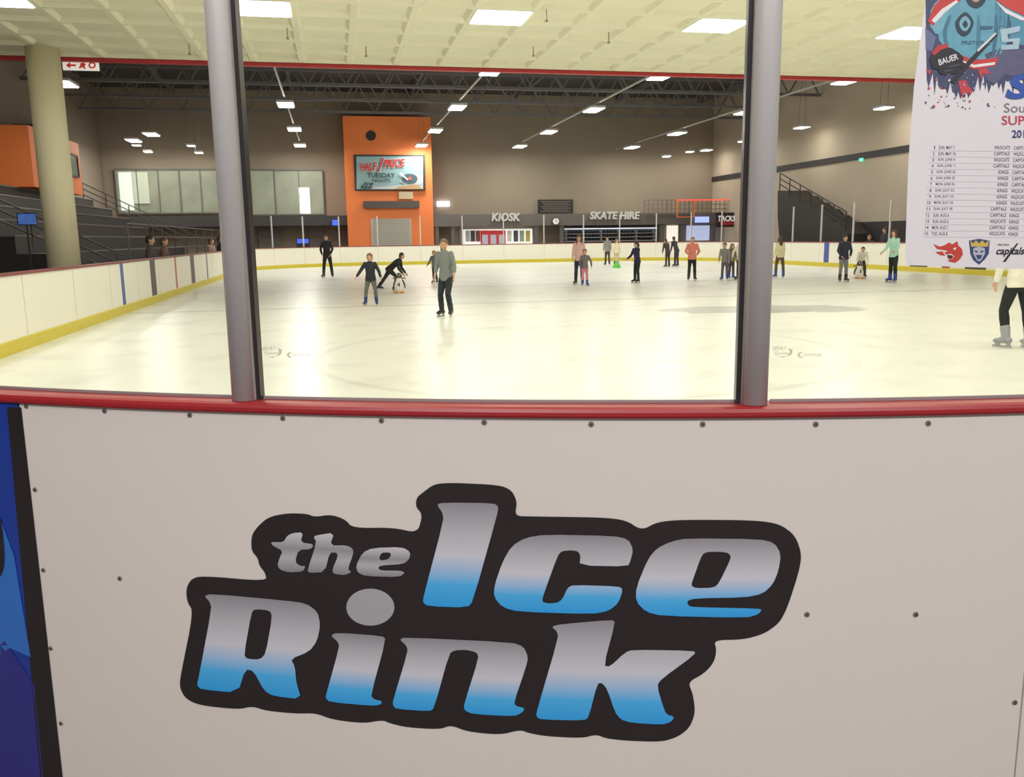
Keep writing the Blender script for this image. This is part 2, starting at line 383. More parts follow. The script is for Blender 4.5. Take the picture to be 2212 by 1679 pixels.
LET={'I':[[(943,1090),(958,1086),(1065,1087),(1077,1094),(1074,1112),(1022,1298),(1010,1313),(925,1310),(913,1302),(916,1285),(958,1125),(956,1108)]],
'c':[[(1135,1162),(1178,1155),(1325,1158),(1357,1165),(1368,1187),(1362,1212),(1356,1224),(1252,1222),(1254,1200),(1248,1191),(1232,1189),(1213,1191),(1204,1202),(1173,1288),(1171,1300),(1182,1304),(1203,1303),(1215,1295),(1226,1270),(1238,1264),(1335,1267),(1346,1273),(1336,1303),(1315,1320),(1280,1327),(1120,1322),(1085,1312),(1067,1290),(1068,1265),(1085,1215),(1105,1180)]],
'e':[[(1450,1170),(1485,1163),(1640,1165),(1673,1173),(1687,1197),(1682,1232),(1670,1262),(1648,1283),(1610,1291),(1500,1293),(1484,1299),(1487,1309),(1500,1312),(1638,1315),(1646,1318),(1637,1328),(1612,1335),(1430,1331),(1395,1322),(1374,1300),(1374,1270),(1400,1207),(1420,1184)],[(1520,1195),(1535,1192),(1568,1193),(1579,1200),(1576,1213),(1553,1260),(1542,1270),(1502,1271),(1493,1265),(1497,1252),(1513,1207)]],
'R':[[(441,1288),(456,1283),(620,1298),(662,1304),(686,1322),(692,1350),(685,1385),(668,1408),(628,1424),(637,1440),(640,1475),(651,1511),(590,1504),(570,1492),(548,1450),(530,1446),(514,1497),(435,1490),(425,1481),(430,1460),(457,1315),(453,1300)],[(550,1316),(583,1319),(588,1333),(574,1412),(562,1425),(534,1424),(527,1415),(543,1325)]],
'i':[[(714,1373),(728,1367),(825,1374),(834,1381),(801,1502),(807,1511),(826,1515),(822,1523),(800,1525),(712,1517),(703,1508),(706,1495),(733,1398),(730,1387)]],
'n':[[(863,1382),(875,1377),(1105,1388),(1131,1397),(1141,1420),(1136,1442),(1110,1518),(1115,1526),(1134,1530),(1128,1540),(1110,1548),(1020,1543),(1002,1534),(1003,1520),(1034,1422),(1030,1410),(1008,1404),(982,1405),(970,1413),(938,1530),(928,1537),(855,1532),(848,1523),(850,1510),(881,1408),(878,1395)]],
'k':[[(1191,1354),(1210,1349),(1323,1339),(1329,1345),(1304,1438),(1317,1441),(1350,1410),(1367,1404),(1498,1406),(1503,1413),(1428,1468),(1419,1482),(1435,1535),(1441,1544),(1457,1549),(1450,1560),(1430,1566),(1365,1562),(1341,1555),(1328,1538),(1312,1490),(1300,1475),(1290,1478),(1272,1549),(1262,1557),(1168,1555),(1158,1548),(1160,1535),(1206,1378),(1203,1364)]]}
for k_,lp in LET.items():
    art('letter',[chaikin(l,1) for l in lp],mp2,m_letter,25,parent=DEC,label='silver to blue gradient letter')
art('letter',[[(800+52*cos(t*math.pi/20),1312+40*sin(t*math.pi/20)) for t in range(40)]],mp2,M('logo_dot_grey',(165,163,168),.3),25,parent=DEC,label='grey oval dot of the letter')
THE=[[[(620,1158),(632,1152),(655,1150),(649,1172),(678,1176),(672,1187),(645,1188),(637,1214),(650,1224),(660,1222),(655,1235),(625,1237),(606,1232),(599,1222),(603,1208),(611,1190),(590,1180),(584,1171),(612,1172)]],
[[(677,1160),(686,1156),(722,1151),(713,1179),(748,1178),(763,1186),(763,1198),(751,1230),(760,1236),(745,1243),(720,1240),(718,1230),(730,1202),(727,1194),(712,1194),(702,1236),(668,1238),(664,1232),(684,1172)]],
[[(805,1184),(868,1182),(886,1192),(885,1207),(872,1219),(820,1222),(817,1229),(825,1233),(866,1233),(875,1238),(862,1247),(790,1245),(772,1237),(769,1222),(783,1194)],[(824,1194),(843,1194),(845,1200),(838,1209),(822,1211),(819,1206)]]]
for lp in THE:art('letter',[chaikin(l,1) for l in lp],mp2,m_letterg,25,parent=DEC,label='small grey metallic letter')
# blue panel graphics
mb2=M('graphic_light_blue',(48,108,196),.3);mb3=M('graphic_violet',(48,46,128),.3)
art('black_edge',[[(15,880),(45.5,880),(136.5,1690),(88,1690)]],mp1,m_black,25,parent=FB)
art('blue_shape',[[(-120,1300),(0,1120),(30,1200),(66,1420),(20,1400),(-120,1500)]],mp1,mb2,25,parent=FB)
art('violet_shape',[[(-120,1500),(10,1385),(74,1480),(94,1690),(-120,1690)]],mp1,mb3,25,parent=FB)
art('dark_curve',[chaikin([(-60,1090),(0,1110),(8,1170),(10,1220),(0,1250),(-60,1260)],1)],mp2,m_black,25,parent=FB)
# screws
m_scr=M('screw_steel',(140,135,130),.35,.5);m_slot=M('screw_slot',(50,45,45),.6)
for x,y in ((57,878),(226,888),(410,897),(611,904),(824,909),(1046,913),(1277,917),(1518,917),(1762,917),(2005,915),(76,1058),(94,1232),(110,1401),(132,1563),(259,1250),(1743,1328),(1978,1328),(2192,1518)):
    p=pc(x,y,RC+PW);n=Vector((p.x-CC.x,p.y-CC.y,0)).normalized();t=Z.cross(n)
    Rm=Matrix((t,Z,n)).transposed().to_4x4();Tm=Matrix.Translation(p)
    bm=bmesh.new();bmesh.ops.create_cone(bm,cap_ends=True,segments=20,radius1=.0075,radius2=.006,depth=.003,matrix=Tm@Rm@Matrix.Translation((0,0,.001)))
    s=obj('screw',tomesh(bm),m_scr,parent=FP,label='round cross-head screw')
    bm=bmesh.new()
    an=random.random()*1.5
    for q in (0,math.pi/2):
        R2=Tm@Rm@Matrix.Rotation(an+q,4,'Z')@Matrix.Translation((0,0,.0027))
        bmesh.ops.create_cube(bm,size=1,matrix=R2@Matrix.Diagonal((.0085,.0018,.0006,1)))
    obj('cross_slot',tomesh(bm),m_slot,parent=s)
# posts
def post(x,y,gs):
    p=on_z(x,y,1.1);n=Vector((p.x-CC.x,p.y-CC.y,0)).normalized();t=Z.cross(n);c=CC+n*RC+Z*0
    ring=[(-.03,.002),(-.03,.022)]+[(-.03*cos(q*math.pi/10),.022+.022*sin(q*math.pi/10)) for q in range(1,10)]+[(.03,.022),(.03,.002)]
    bm=bmesh.new();lo=[bm.verts.new(c+t*a+n*b+Z*1.101) for a,b in ring];hi=[bm.verts.new(c+t*a+n*b+Z*3.0) for a,b in ring]
    for i in range(len(ring)):
        j=(i+1)%len(ring);bm.faces.new((lo[i],lo[j],hi[j],hi[i]))
    bm.faces.new(lo[::-1]);bm.faces.new(hi);bmesh.ops.recalc_face_normals(bm,faces=bm.faces[:])
    o=obj('support_post',tomesh(bm),M('near_post_aluminium',(194,191,191),.5,.1),label='rounded aluminium upright clamping the glass above the red rail',cat='support post')
    for f_ in o.data.polygons:f_.use_smooth=abs(f_.normal.z)<.5 and abs(f_.normal.dot(n))>.1
    bm=bmesh.new();a0,a1=(.031,.042) if gs>0 else (-.042,-.031)
    hexa(bm,[c+t*a+n*b+Z*1.101 for a,b in ((a0,-.01),(a1,-.01),(a1,.012),(a0,.012))]+[c+t*a+n*b+Z*3.0 for a,b in ((a0,-.01),(a1,-.01),(a1,.012),(a0,.012))])
    obj('rubber_gasket',tomesh(bm),m_black,parent=o,label='black rubber gasket strip')
    return wang(c)
t1=post(534,862,1);t2=post(1632,876,-1)
dg=t2-t1
GS=[]
for q0 in (t1-dg,t1,t2):
    P,Q=arcpts(q0+.36,q0+dg-.36,16)
    GS.append(obj('glazing_channel',sweep(P,Q,[(-.006,1.1005),(.0,1.1005),(.0,1.108),(-.006,1.108)]),M('channel_grey',(150,140,140),.4,.3),label='thin glazing channel along the red rail holding the safety glass',cat='glazing channel',group='near glazing channels'))
m_etch=etchmat('etched_mark',(150,145,130),.6)
mpg=lambda x,y:pc(x,y,RC+.003)
for g,dx in ((GS[1],0),(GS[2],1103)):
    text('etched_label',[('SPORT',566+dx,749,596+dx,757,.3,.01)],mpg,m_etch,parent=g,label='faint etched maker mark')
    text('etched_label',[('Systems',570+dx,759,604+dx,769,.3,.01)],mpg,m_etch,parent=g,label='faint etched maker mark')
    text('etched_label',[('CRYSTAPLEX',632+dx,764,672+dx,770,0,.012)],mpg,m_etch,parent=g,label='faint etched maker mark')
    art('etched_swoosh',[[(600+dx,752),(609+dx,756),(607+dx,766),(590+dx,773),(575+dx,772),(595+dx,770),(604+dx,763)]],mpg,m_etch,parent=g)
    art('etched_arc',[[(633+dx,760),(622+dx,762),(619+dx,768),(624+dx,773),(633+dx,773),(626+dx,770),(625+dx,765)]],mpg,m_etch,parent=g)
# ------------------------------------------------ poster
m_pap=M('poster_paper',(228,224,228),.5,noise=.02)
po=[lambda x,y,r=RC+.010+.0004*i:pc(x,y,r) for i in range(9)]
PO=art('poster',[[(2005,-90),(1999,0),(1974,190),(1962,350),(1955,555),(1960,573),(2330,585),(2350,-90)]],po[0],m_pap,10,label='white ice hockey season poster with player artwork and fixture list',cat='poster')
def pl(name,lp,lv,c,rough=.5,ch=1):
    return art(name,[chaikin(lp,ch) if ch else lp],po[lv],M('poster_%d_%d_%d'%c,c,rough,noise=.22 if name=='artwork' else .03,scale=55),10,parent=PO)
spk=[(1999,-60),(2000,60)]
xx=2002
while xx<2212:
    spk.append((xx,random.uniform(150,185)+28*math.exp(-((xx-2070)/45)**2)));spk.append((xx+4,random.uniform(175,205)+26*math.exp(-((xx-2070)/45)**2)));xx+=random.uniform(7,13)
spk+=[(2230,150),(2230,-60)]
pl('artwork',spk,1,(60,66,100),.5,0)
pl('artwork',[(2120,120),(2170,100),(2230,110),(2230,152),(2195,165),(2170,160),(2150,182),(2128,170)],2,(88,88,122),.5,0)
pl('artwork',[(1999,60),(2022,80),(2014,110),(2000,108)],2,(96,110,150),.5,0)
pl('artwork',[(2150,-60),(2260,-60),(2260,92),(2215,100),(2172,88),(2150,50)],2,(78,142,170))
pl('artwork',[(2024,62),(2036,22),(2075,-6),(2140,-16),(2186,16),(2180,84),(2158,124),(2104,130),(2060,112),(2030,94)],2,(96,162,184))
pl('artwork',[(2006,52),(2012,14),(2044,-16),(2070,-4),(2046,26),(2040,60),(2024,78)],3,(112,174,194))
pl('artwork',[(2036,62),(2052,30),(2056,34),(2044,70),(2050,104),(2040,98)],3,(62,116,140))
pl('artwork',[(2112,24),(2120,60),(2116,118),(2108,126),(2110,70)],3,(70,128,152))
pl('artwork',[(2150,20),(2158,60),(2150,110),(2142,118),(2148,64)],3,(58,108,134))
pl('artwork',[(2178,20),(2186,60),(2180,86),(2172,84),(2176,50)],3,(48,90,116))
pl('artwork',[(2004,46),(2018,12),(2060,-30),(2104,-30),(2074,2),(2036,30),(2016,56)],4,(200,54,50),.5,0)
pl('artwork',[(2012,44),(2034,20),(2066,0),(2070,4),(2040,28),(2020,50)],5,(238,236,238),.5,0)
pl('artwork',[(2140,-40),(2260,-40),(2260,34),(2212,34),(2178,18),(2154,2)],3,(206,62,56),.5,0)
pl('artwork',[(2150,2),(2178,22),(2212,38),(2260,38),(2260,44),(2206,44),(2172,28)],4,(238,236,238),.5,0)
pl('artwork',[(2082,-20),(2136,-20),(2126,10),(2108,20),(2090,10)],4,(40,52,70))
pl('artwork',[(2092,-20),(2126,-20),(2118,0),(2108,6),(2098,0)],5,(196,150,128))
pl('artwork',[(2062,50),(2072,34),(2086,24),(2100,38),(2104,52),(2094,74),(2080,80),(2068,70)],4,(28,54,72))
pl('artwork',[(2071,52),(2076,40),(2086,33),(2096,44),(2097,54),(2088,68),(2078,66)],5,(120,180,198))
pl('artwork',[(2078,52),(2086,42),(2092,54),(2085,62)],6,(28,54,72))
pl('artwork',[(2030,100),(2060,112),(2104,130),(2158,124),(2150,142),(2104,150),(2056,134)],3,(200,58,58),.5,0)
pl('artwork',[(2036,112),(2062,124),(2104,140),(2150,134),(2148,140),(2104,146),(2060,130)],4,(236,232,234),.5,0)
pl('artwork',[(2052,176),(2094,128),(2150,70),(2156,75),(2100,136),(2062,182)],5,(34,34,40),.5,0)
pl('artwork',[(2110,108),(2150,70),(2153,73),(2113,112)],6,(222,222,226),.5,0)
pl('artwork',[(2008,128),(2016,110),(2034,100),(2056,104),(2072,114),(2082,124),(2080,134),(2088,138),(2082,148),(2072,146),(2073,157),(2058,160),(2050,155),(2044,163),(2030,159),(2026,150),(2014,148)],6,(26,26,32),.5,0)
pl('artwork',[(2012,114),(2026,98),(2044,94),(2050,102),(2032,108),(2018,120)],7,(190,48,54),.5,0)
pl('artwork',[(2050,142),(2074,138),(2074,141),(2050,146)],7,(70,70,80),.5,0)
pl('artwork',[(2040,152),(2060,150),(2059,153),(2040,156)],7,(70,70,80),.5,0)
pl('artwork',[(2160,64),(2204,56),(2202,68),(2176,74),(2178,84),(2204,82),(2200,106),(2162,108),(2162,98),(2188,96),(2188,90),(2164,92)],5,(170,200,212),.5,0)
pl('artwork',[(2118,56),(2146,56),(2144,62),(2118,64)],5,(56,100,128),.5,0)
pl('artwork',[(2070,176),(2086,172),(2092,186),(2102,196),(2096,206),(2086,200),(2080,212),(2074,196)],3,(196,60,66),.5,0)
pl('artwork',[(2112,150),(2130,146),(2138,160),(2124,158),(2120,172)],3,(196,60,66),.5,0)
pl('artwork',[(2000,150),(2012,152),(2008,162)],3,(196,60,66),.5,0)
text('lettering',[('BAUER',2026,122,2070,135,.1,.02,-.32)],po[7],M('poster_white',(235,235,240),.5),parent=PO)
text('lettering',[('PRETORIA',2078,88,2140,96,0,.01)],po[5],M('poster_palejersey',(60,110,130),.5),parent=PO)
cnt=0
while cnt<66:
    x=random.gauss(2075,42);y=random.uniform(150,236)
    if x<1992 or x>2150:continue
    cnt+=1
    r=random.uniform(.7,3.2)
    c=random.choice([(200,60,70),(60,66,100),(60,66,100),(88,88,122),(40,40,50),(228,224,228),(150,160,190)])
    art('paint_speck',[[(x+r*random.uniform(.4,1.3)*cos(k*.9),y+r*random.uniform(.5,1.6)*sin(k*.9)) for k in range(7)]],po[3+(cnt%3)],M('speck_%d_%d_%d'%c,c,.5),parent=PO)
m_navy=M('poster_navy',(50,60,110),.5)
text('lettering',[('S',2172,160,2232,214,.2,.04)],po[6],M('poster_blue',(40,80,170),.5),parent=PO)
text('lettering',[('Sou',2169,223,2214,243)],po[3],M('poster_grey',(120,120,128),.5),parent=PO)
text('lettering',[('SUP',2164,250,2214,270,0,.01)],po[3],M('poster_red',(190,60,70),.5),parent=PO)
text('lettering',[('201',2186,281,2214,298,0,.02)],po[3],m_navy,parent=PO)
rows=[('SUN. MAY 7.','WILDCATS','CAPITALS'),('SUN. MAY 14.','CAPITALS','WILDCATS'),('SUN. JUNE 4.','WILDCATS','CAPITALS'),('SUN. JUNE 11.','CAPITALS','WILDCATS'),('SUN. JUNE 25.','KINGS','CAPITALS'),('SUN. JUNE 25.','KINGS','CAPITALS'),('MON. JUNE 26.','KINGS','CAPITALS'),('SUN. JULY 23.','KINGS','WILDCATS'),('SUN. JULY 23.','KINGS','WILDCATS'),('MON. JULY 24.','KINGS','WILDCATS'),('SUN. JULY 30.','CAPITALS','WILDCATS'),('SUN. AUG 6.','CAPITALS','KINGS'),('SUN. AUG 6.','WILDCATS','KINGS'),('MON. AUG 7.','CAPITALS','KINGS'),('TUE. AUG 8.','WILDCATS','KINGS')]
m_ink=M('poster_ink',(60,60,76),.5)
for i,(d_,h_,w_) in enumerate(rows):
    y=315+i*13.3;x=2016-i*1.1
    for it in ((str(i+1),x+(2 if i==0 else -3 if i>8 else 0),y,x+4,y+7,0,.005),(d_,x+12,y,x+12+3.2*len(d_),y+7.5,0,.004),(h_,2180-4*len(h_)-i*.8,y,2182-i*.8,y+7.5,0,.008),(w_,2190-i*.8,y+1,2190+4.1*len(w_)-i*.8,y+8.5,0,.008)):
        text('schedule_text',[it],po[1],m_ink,parent=PO)
    pl('schedule_line',[(x-8,y+10.3),(2300,y+12.6),(2300,y+13.2),(x-8,y+10.9)],1,(170,168,176),.5,0)
# emblems : snarling red cat head, crowned shield, swoosh word
pl('emblem',[(2016,527),(2030,533),(2040,530),(2050,524),(2057,528),(2068,521),(2070,530),(2078,538),(2080,550),(2074,560),(2064,568),(2052,566),(2046,562),(2056,560),(2062,554),(2054,548),(2044,550),(2040,546),(2048,542),(2036,540),(2024,538)],1,(196,58,46),.5,0)
pl('emblem',[(2020,545),(2036,543),(2042,553),(2030,551)],1,(196,58,46),.5,0)
pl('emblem',[(2058,537),(2066,534),(2064,541)],2,(240,225,215),.5,0)
pl('emblem',[(2046,551),(2054,551),(2060,555),(2054,560),(2048,558)],2,(90,24,24),.5,0)
pl('emblem',[(2093,520),(2115,516),(2138,520),(2136,548),(2128,560),(2115,572),(2102,562),(2096,548)],1,(52,66,110),.5,0)
pl('emblem',[(2096,519),(2102,526),(2108,519),(2115,526),(2122,519),(2128,526),(2136,519),(2134,533),(2098,533)],2,(206,178,80),.5,0)
pl('emblem',[(2103,536),(2115,533),(2127,536),(2128,548),(2120,562),(2115,565),(2110,562),(2102,548)],2,(176,182,196),.5,0)
pl('emblem',[(2106,541),(2112,543),(2112,546),(2106,544)],3,(40,46,80),.5,0);pl('emblem',[(2124,541),(2118,543),(2118,546),(2124,544)],3,(40,46,80),.5,0)
pl('emblem',[(2108,551),(2122,551),(2118,560),(2112,560)],3,(52,66,110),.5,0)
text('lettering',[('capitals',2152,534,2214,555,.35,.025)],po[2],M('poster_black',(30,28,32),.5),parent=PO)
text('lettering',[('PRETORIA',2156,527,2180,531,0,.01)],po[2],M('poster_black',(30,28,32),.5),parent=PO)
pl('emblem',[(2166,566),(2172,566),(2200,526),(2196,526)],1,(30,28,32),.5,0)
# ------------------------------------------------ back wall things
m_or=M('orange_paint',(250,130,66),.6,noise=.05,scale=.6)
PY=boxpx('orange_tower',753,253,930,531,54.8,2.15,m_or,ground=True,label='tall orange feature wall block rising from the rink floor',cat='feature wall')
P55=lambda x,y:pb(x,y,54.77)
art('porthole',[[(801+11*cos(k*.314),293+11*sin(k*.314)) for k in range(20)]],P55,m_dark,parent=PY,label='round black opening')
SH=boxpx('roller_shutter',803,472,888,531,54.72,.07,M('shutter_grey',(196,192,180),.5,.1),parent=PY,label='grey ribbed roller shutter')
for k in range(14):
    y=474+k*4;art('shutter_slat',[[(805,y),(886,y),(886,y+1.2),(805,y+1.2)]],lambda x,y:pb(x,y,54.70),M('shutter_line',(130,126,118),.5),parent=SH)
boxpx('shelf',786,434,906,450,54.5,.28,M('shelf_dark',(78,70,66),.6),parent=PY)
boxpx('vent_box',862,414,892,430,54.6,.19,M('vent_beige',(190,170,140),.6),parent=PY)  # small beige vent on the tower front, gives no light
BN=boxpx('banner',767,335,917,412,54.62,.1,M('banner_edge',(36,42,48),.6),label='pale blue half price banner with turntable picture on the orange tower',cat='banner')
BF=art('banner_face',[[(770,338),(914,338),(914,409),(770,409)]],lambda x,y:pb(x,y,54.6),M('banner_blue',(136,172,178),.5,noise=.15,scale=2),parent=BN)
mB=lambda x,y:pb(x,y,54.56);mB2=lambda x,y:pb(x,y,54.53)
def bp(n,lp,c,mp=mB,ch=0):art(n,[chaikin(lp,ch) if ch else lp],mp,M('banner_%d_%d_%d'%c,c,.5),parent=BN)
bp('turntable',[(862,392),(885,372),(914,378),(914,400),(890,408)],(176,186,190))
bp('record',[(885+17*cos(k*.4),386+11*sin(k*.4)) for k in range(16)],(60,84,98),mB2)
bp('record_label',[(885+5*cos(k*.4),386+3.5*sin(k*.4)) for k in range(16)],(200,90,60),lambda x,y:pb(x,y,54.5))
bp('tone_arm',[(862,375),(866,372),(882,388),(880,390)],(215,218,220),lambda x,y:pb(x,y,54.48))
bp('banner_stripe',[(800,404),(914,398),(914,409),(800,409)],(190,194,194))
bp('floor_graphic',[(862,403),(900,399),(914,409),(850,409)],(180,140,100),mB2)
for it in (('HALF',777,351,815,369,.15,.03,-.05),('/',816,341,830,371,.2,.03),('PRICE',829,344,875,361,.15,.03,-.05)):
    text('lettering',[(it[0],it[1]-1,it[2]-1.5,it[3]+1.5,it[4]+1.5,it[5],.07)+tuple(it[7:])],lambda x,y:pb(x,y,54.53),M('banner_white',(215,210,208),.5),parent=BN)
    text('lettering',[it],lambda x,y:pb(x,y,54.5),M('banner_red',(200,38,42),.5),parent=BN)
for it in (('TUESDAY',793,374,853,384,0,.015),('NIGHTS',804,387,843,394,0,.01),('Ice',786,393,806,400,.2,.03),('Rink',779,400,806,408,.2,.03)):
    text('lettering',[it],lambda x,y:pb(x,y,54.5),M('banner_ink',(24,30,36),.5),parent=BN)
# lower concourse frontage
m_front=M('frontage_grey',(104,98,94),.6);m_sill=M('frontage_dark',(56,53,54),.6)
a0,_,_,_=rpx(545,470,600,475,55)
at0=rpx(753,470,760,475,54.8)[0];at1=rpx(930,470,935,475,54.8)[0]
box('shop_front_fascia',a0-8,at0-.05,55.2,56.9,2.35,2.95,m_sill,label='dark fascia band above the concourse openings',cat='fascia')
FA=box('shop_front_fascia',at1+.05,25.9,55,56.9,2.2,2.95,m_front,label='grey fascia band above kiosk and skate hire counters',cat='fascia')
for x in (940,975,992,1155,1210,1427,1470,1538):
    a,_,_,_=rpx(x,500,x+6,520,55.1);box('frontage_pier',a,a+.25,55.1,55.4,FL,2.19,m_front,label='grey pier between concourse openings',cat='pier',group='frontage piers')
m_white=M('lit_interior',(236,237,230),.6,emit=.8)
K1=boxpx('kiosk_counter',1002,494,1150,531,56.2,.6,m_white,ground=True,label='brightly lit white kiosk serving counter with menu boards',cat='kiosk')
for i,(x,c) in enumerate(((1006,(170,172,168)),(1017,(60,60,64)),(1028,(120,70,60)),(1096,(215,215,200)),(1110,(70,74,80)),(1123,(150,170,145)),(1136,(200,180,90)))):
    boxpx('menu_panel',x,498,x+9,522,56.1,.08,M('menu_%d'%i,c,.5,emit=.3),parent=K1)
for x in (1040,1058,1076):
    fr=boxpx('drinks_fridge',x,498,x+16,530,55.7,.35,M('fridge_red',(200,40,44),.4,emit=.3),ground=True,label='red drinks fridge with glass door in the kiosk',cat='fridge',group='kiosk drinks fridges')
    boxpx('glass_door',x+2,507,x+14,528,55.66,.03,M('fridge_glow',(190,195,205),.3,emit=.3,noise=.5,scale=9),parent=fr)
KH=boxpx('skate_rack',1218,490,1422,531,56.3,.5,M('rack_dark',(64,64,70),.5),ground=True,label='dark rack filled with rows of rental skates',cat='skate rack')
boxpx('strip_light',1220,492,1420,495.5,56.1,.1,M('strip_glow',(235,240,255),.5,emit=3.5),parent=KH)
for r_ in range(3):
    boxpx('shelf',1220,504+r_*8,1420,505+r_*8,56.0,.29,M('rack_shelf',(180,180,185),.5),parent=KH)
for r_ in range(3):
    for i in range(26):
        x=1222+i*7.6;a,_,z,_=rpx(x,503+r_*8,x+5,504+r_*8,56.0)
        bm=bmesh.new();lb(bm,a,a+.12,56.02,56.26,z+.03,z+.09);lb(bm,a,a+.12,56.14,56.26,z+.09,z+.2);lb(bm,a+.05,a+.07,56.02,56.26,z,z+.03)
        obj('rental_skate',tomesh(bm),M('rental_skate_grey',(150,155,165),.4) if i%5==0 else M('rental_skate_black',(36,36,42),.4),label='black rental ice skate standing on the rack' if i%5 else 'grey rental ice skate standing on the rack',cat='skate',group='rental skates on the rack')
mk=M('sign_letters',(200,198,192),.5,emit=.15)  # slight glow put into the letter colour to brighten the signs
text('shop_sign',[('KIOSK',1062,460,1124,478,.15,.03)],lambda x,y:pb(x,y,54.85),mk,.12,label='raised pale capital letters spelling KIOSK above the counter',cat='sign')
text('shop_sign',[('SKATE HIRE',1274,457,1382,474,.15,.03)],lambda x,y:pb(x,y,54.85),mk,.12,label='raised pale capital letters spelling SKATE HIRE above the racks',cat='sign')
# clock
c=pb(1201,478,54.85);bm=bmesh.new();bmesh.ops.create_cone(bm,cap_ends=True,segments=24,radius1=.27,radius2=.27,depth=.12,matrix=Matrix.Translation(c)@Matrix.Rotation(PHI,4,'Z')@Matrix.Rotation(rad(90),4,'X'))
CK=obj('wall_clock',tomesh(bm),M('clock_rim',(50,50,52),.4),label='round white-faced wall clock with dark rim',cat='clock')
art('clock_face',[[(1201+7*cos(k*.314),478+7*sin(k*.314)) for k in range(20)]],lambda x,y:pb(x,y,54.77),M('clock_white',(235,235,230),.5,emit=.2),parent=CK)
art('clock_hand',[[(1200.4,478),(1201.6,478),(1201.4,473),(1200.6,473)]],lambda x,y:pb(x,y,54.74),m_dark,parent=CK)
art('clock_hand',[[(1201,477.4),(1201,478.6),(1204.5,480),(1204.8,479.2)]],lambda x,y:pb(x,y,54.74),m_dark,parent=CK)
NB=boxpx('notice_board',1163,431,1238,462,56.8,.15,M('notice_black',(30,26,26),.5),label='black wall notice board with rows of small white text',cat='notice board')
for i in range(7):
    y=435+i*3.6;art('text_line',[[(1168+(i%3)*3,y),(1233-(i%2)*5,y),(1233-(i%2)*5,y+1.2),(1168+(i%3)*3,y+1.2)]],lambda x,y:pb(x,y,56.76),M('notice_text',(130,122,114),.5),parent=NB)
# windows at mezzanine
m_wf=M('window_frame',(100,98,92),.5);m_wg=M('window_glow',(146,152,134),.3,emit=.06,noise=.35,scale=1)
for n,(x0,y0,x1,y1,k) in enumerate(((256,366,476,461,5),(545,367,696,464,3))):
    a0,a1,z0,z1=rpx(x0,y0,x1,y1,56.8)
    w=box('window_%d'%(n+1),a0,a1,56.8,56.98,z0,z1,m_wg,kind='structure')
    bm=bmesh.new()
    for i in range(k+1):
        a=a0+(a1-a0)*i/k;lb(bm,a-.03,a+.03,56.72,56.8,z0,z1)
    lb(bm,a0,a1,56.72,56.8,z0-.06,z0+.03);lb(bm,a0,a1,56.72,56.8,z1-.05,z1+.05)
    obj('window_frame',tomesh(bm),m_wf,parent=w)
for x0,y0,x1,y1,c,e_ in ((262,372,283,455,(225,235,225),.5),(290,372,318,440,(190,200,180),.25),(648,405,668,462,(235,238,230),.8)):
    boxpx('window_3' if x0==262 else 'window_3.001',x0,y0,x1,y1,56.72,.05,M('pale_pane_%d'%x0,c,.4,emit=e_),kind='structure')  # pale panes with emission in their material, over the mezzanine windows
boxpx('door_1',560,478,606,531,56.7,.25,M('door_grey',(110,102,98),.6),ground=True,kind='structure')
boxpx('door_2',668,478,700,531,56.7,.25,M('door_grey',(110,102,98),.6),ground=True,kind='structure')
SC=boxpx('wall_screen',716,472,732,490,55.0,.1,m_dark,label='small wall screen glowing blue',cat='screen')
boxpx('screen_face',718,475,730,487,54.95,.04,M('screen_blue',(60,90,220),.4,emit=.8),parent=SC)
SC=boxpx('wall_screen',640,514,668,528,53,.1,m_dark,ground=True,label='low wide screen glowing blue behind the barrier',cat='screen')
boxpx('screen_face',642,516,666,526,52.95,.04,M('screen_blue',(60,90,220),.4,emit=.8),parent=SC)
SC=boxpx('television',38,460,78,487,26.4,.08,m_dark,label='television showing a blue picture on a dark stand',cat='television')
boxpx('screen_face',40,462,76,485,26.36,.03,M('tv_blue',(70,110,200),.4,emit=.35,noise=.9,scale=7),parent=SC)
p_=pb(58,487,26.44);box('stand',p_.dot(U)-.02,p_.dot(U)+.02,26.42,26.46,FL,p_.z,m_dark,parent=SC)
boxpx('door_3',1441,487,1465,531,56.8,.15,M('door_lit',(240,232,215),.5,emit=1),ground=True,kind='structure')
boxpx('window_4',1484,487,1533,520,56.8,.15,M('shop_lit',(180,190,225),.5,emit=.8,noise=.6,scale=4),kind='structure')
boxpx('illuminated_sign',1502,468,1532,481,54.85,.1,M('sign_glow_white',(150,165,235),.5,emit=1.2,noise=.7,scale=8),label='small blue-white illuminated shop sign',cat='sign')
TS=boxpx('shop_sign',1546,459,1596,491,53.5,.1,M('sign_black',(28,24,26),.5),label='black sign with white TACKS lettering and red stripe',cat='sign')
text('lettering',[('TACKS',1551,466,1589,478,.2,.03)],lambda x,y:pb(x,y,53.4),M('sign_white',(225,222,220),.5,emit=.4),parent=TS)
text('lettering',[('RESEARCH',1556,481,1584,486,.1,.01)],lambda x,y:pb(x,y,53.4),M('sign_red',(200,40,50),.5,emit=.3),parent=TS)
art('stripe',[[(1549,478.7),(1592,478.7),(1592,479.8),(1549,479.8)]],lambda x,y:pb(x,y,53.4),M('sign_red',(200,40,50),.5,emit=.3),parent=TS)
boxpx('wall_lamp',945,435,971,446,56.8,.2,M('lamp_glow',(240,245,255),.5,emit=4),label='small bright white wall lamp beside the orange tower',cat='wall lamp')
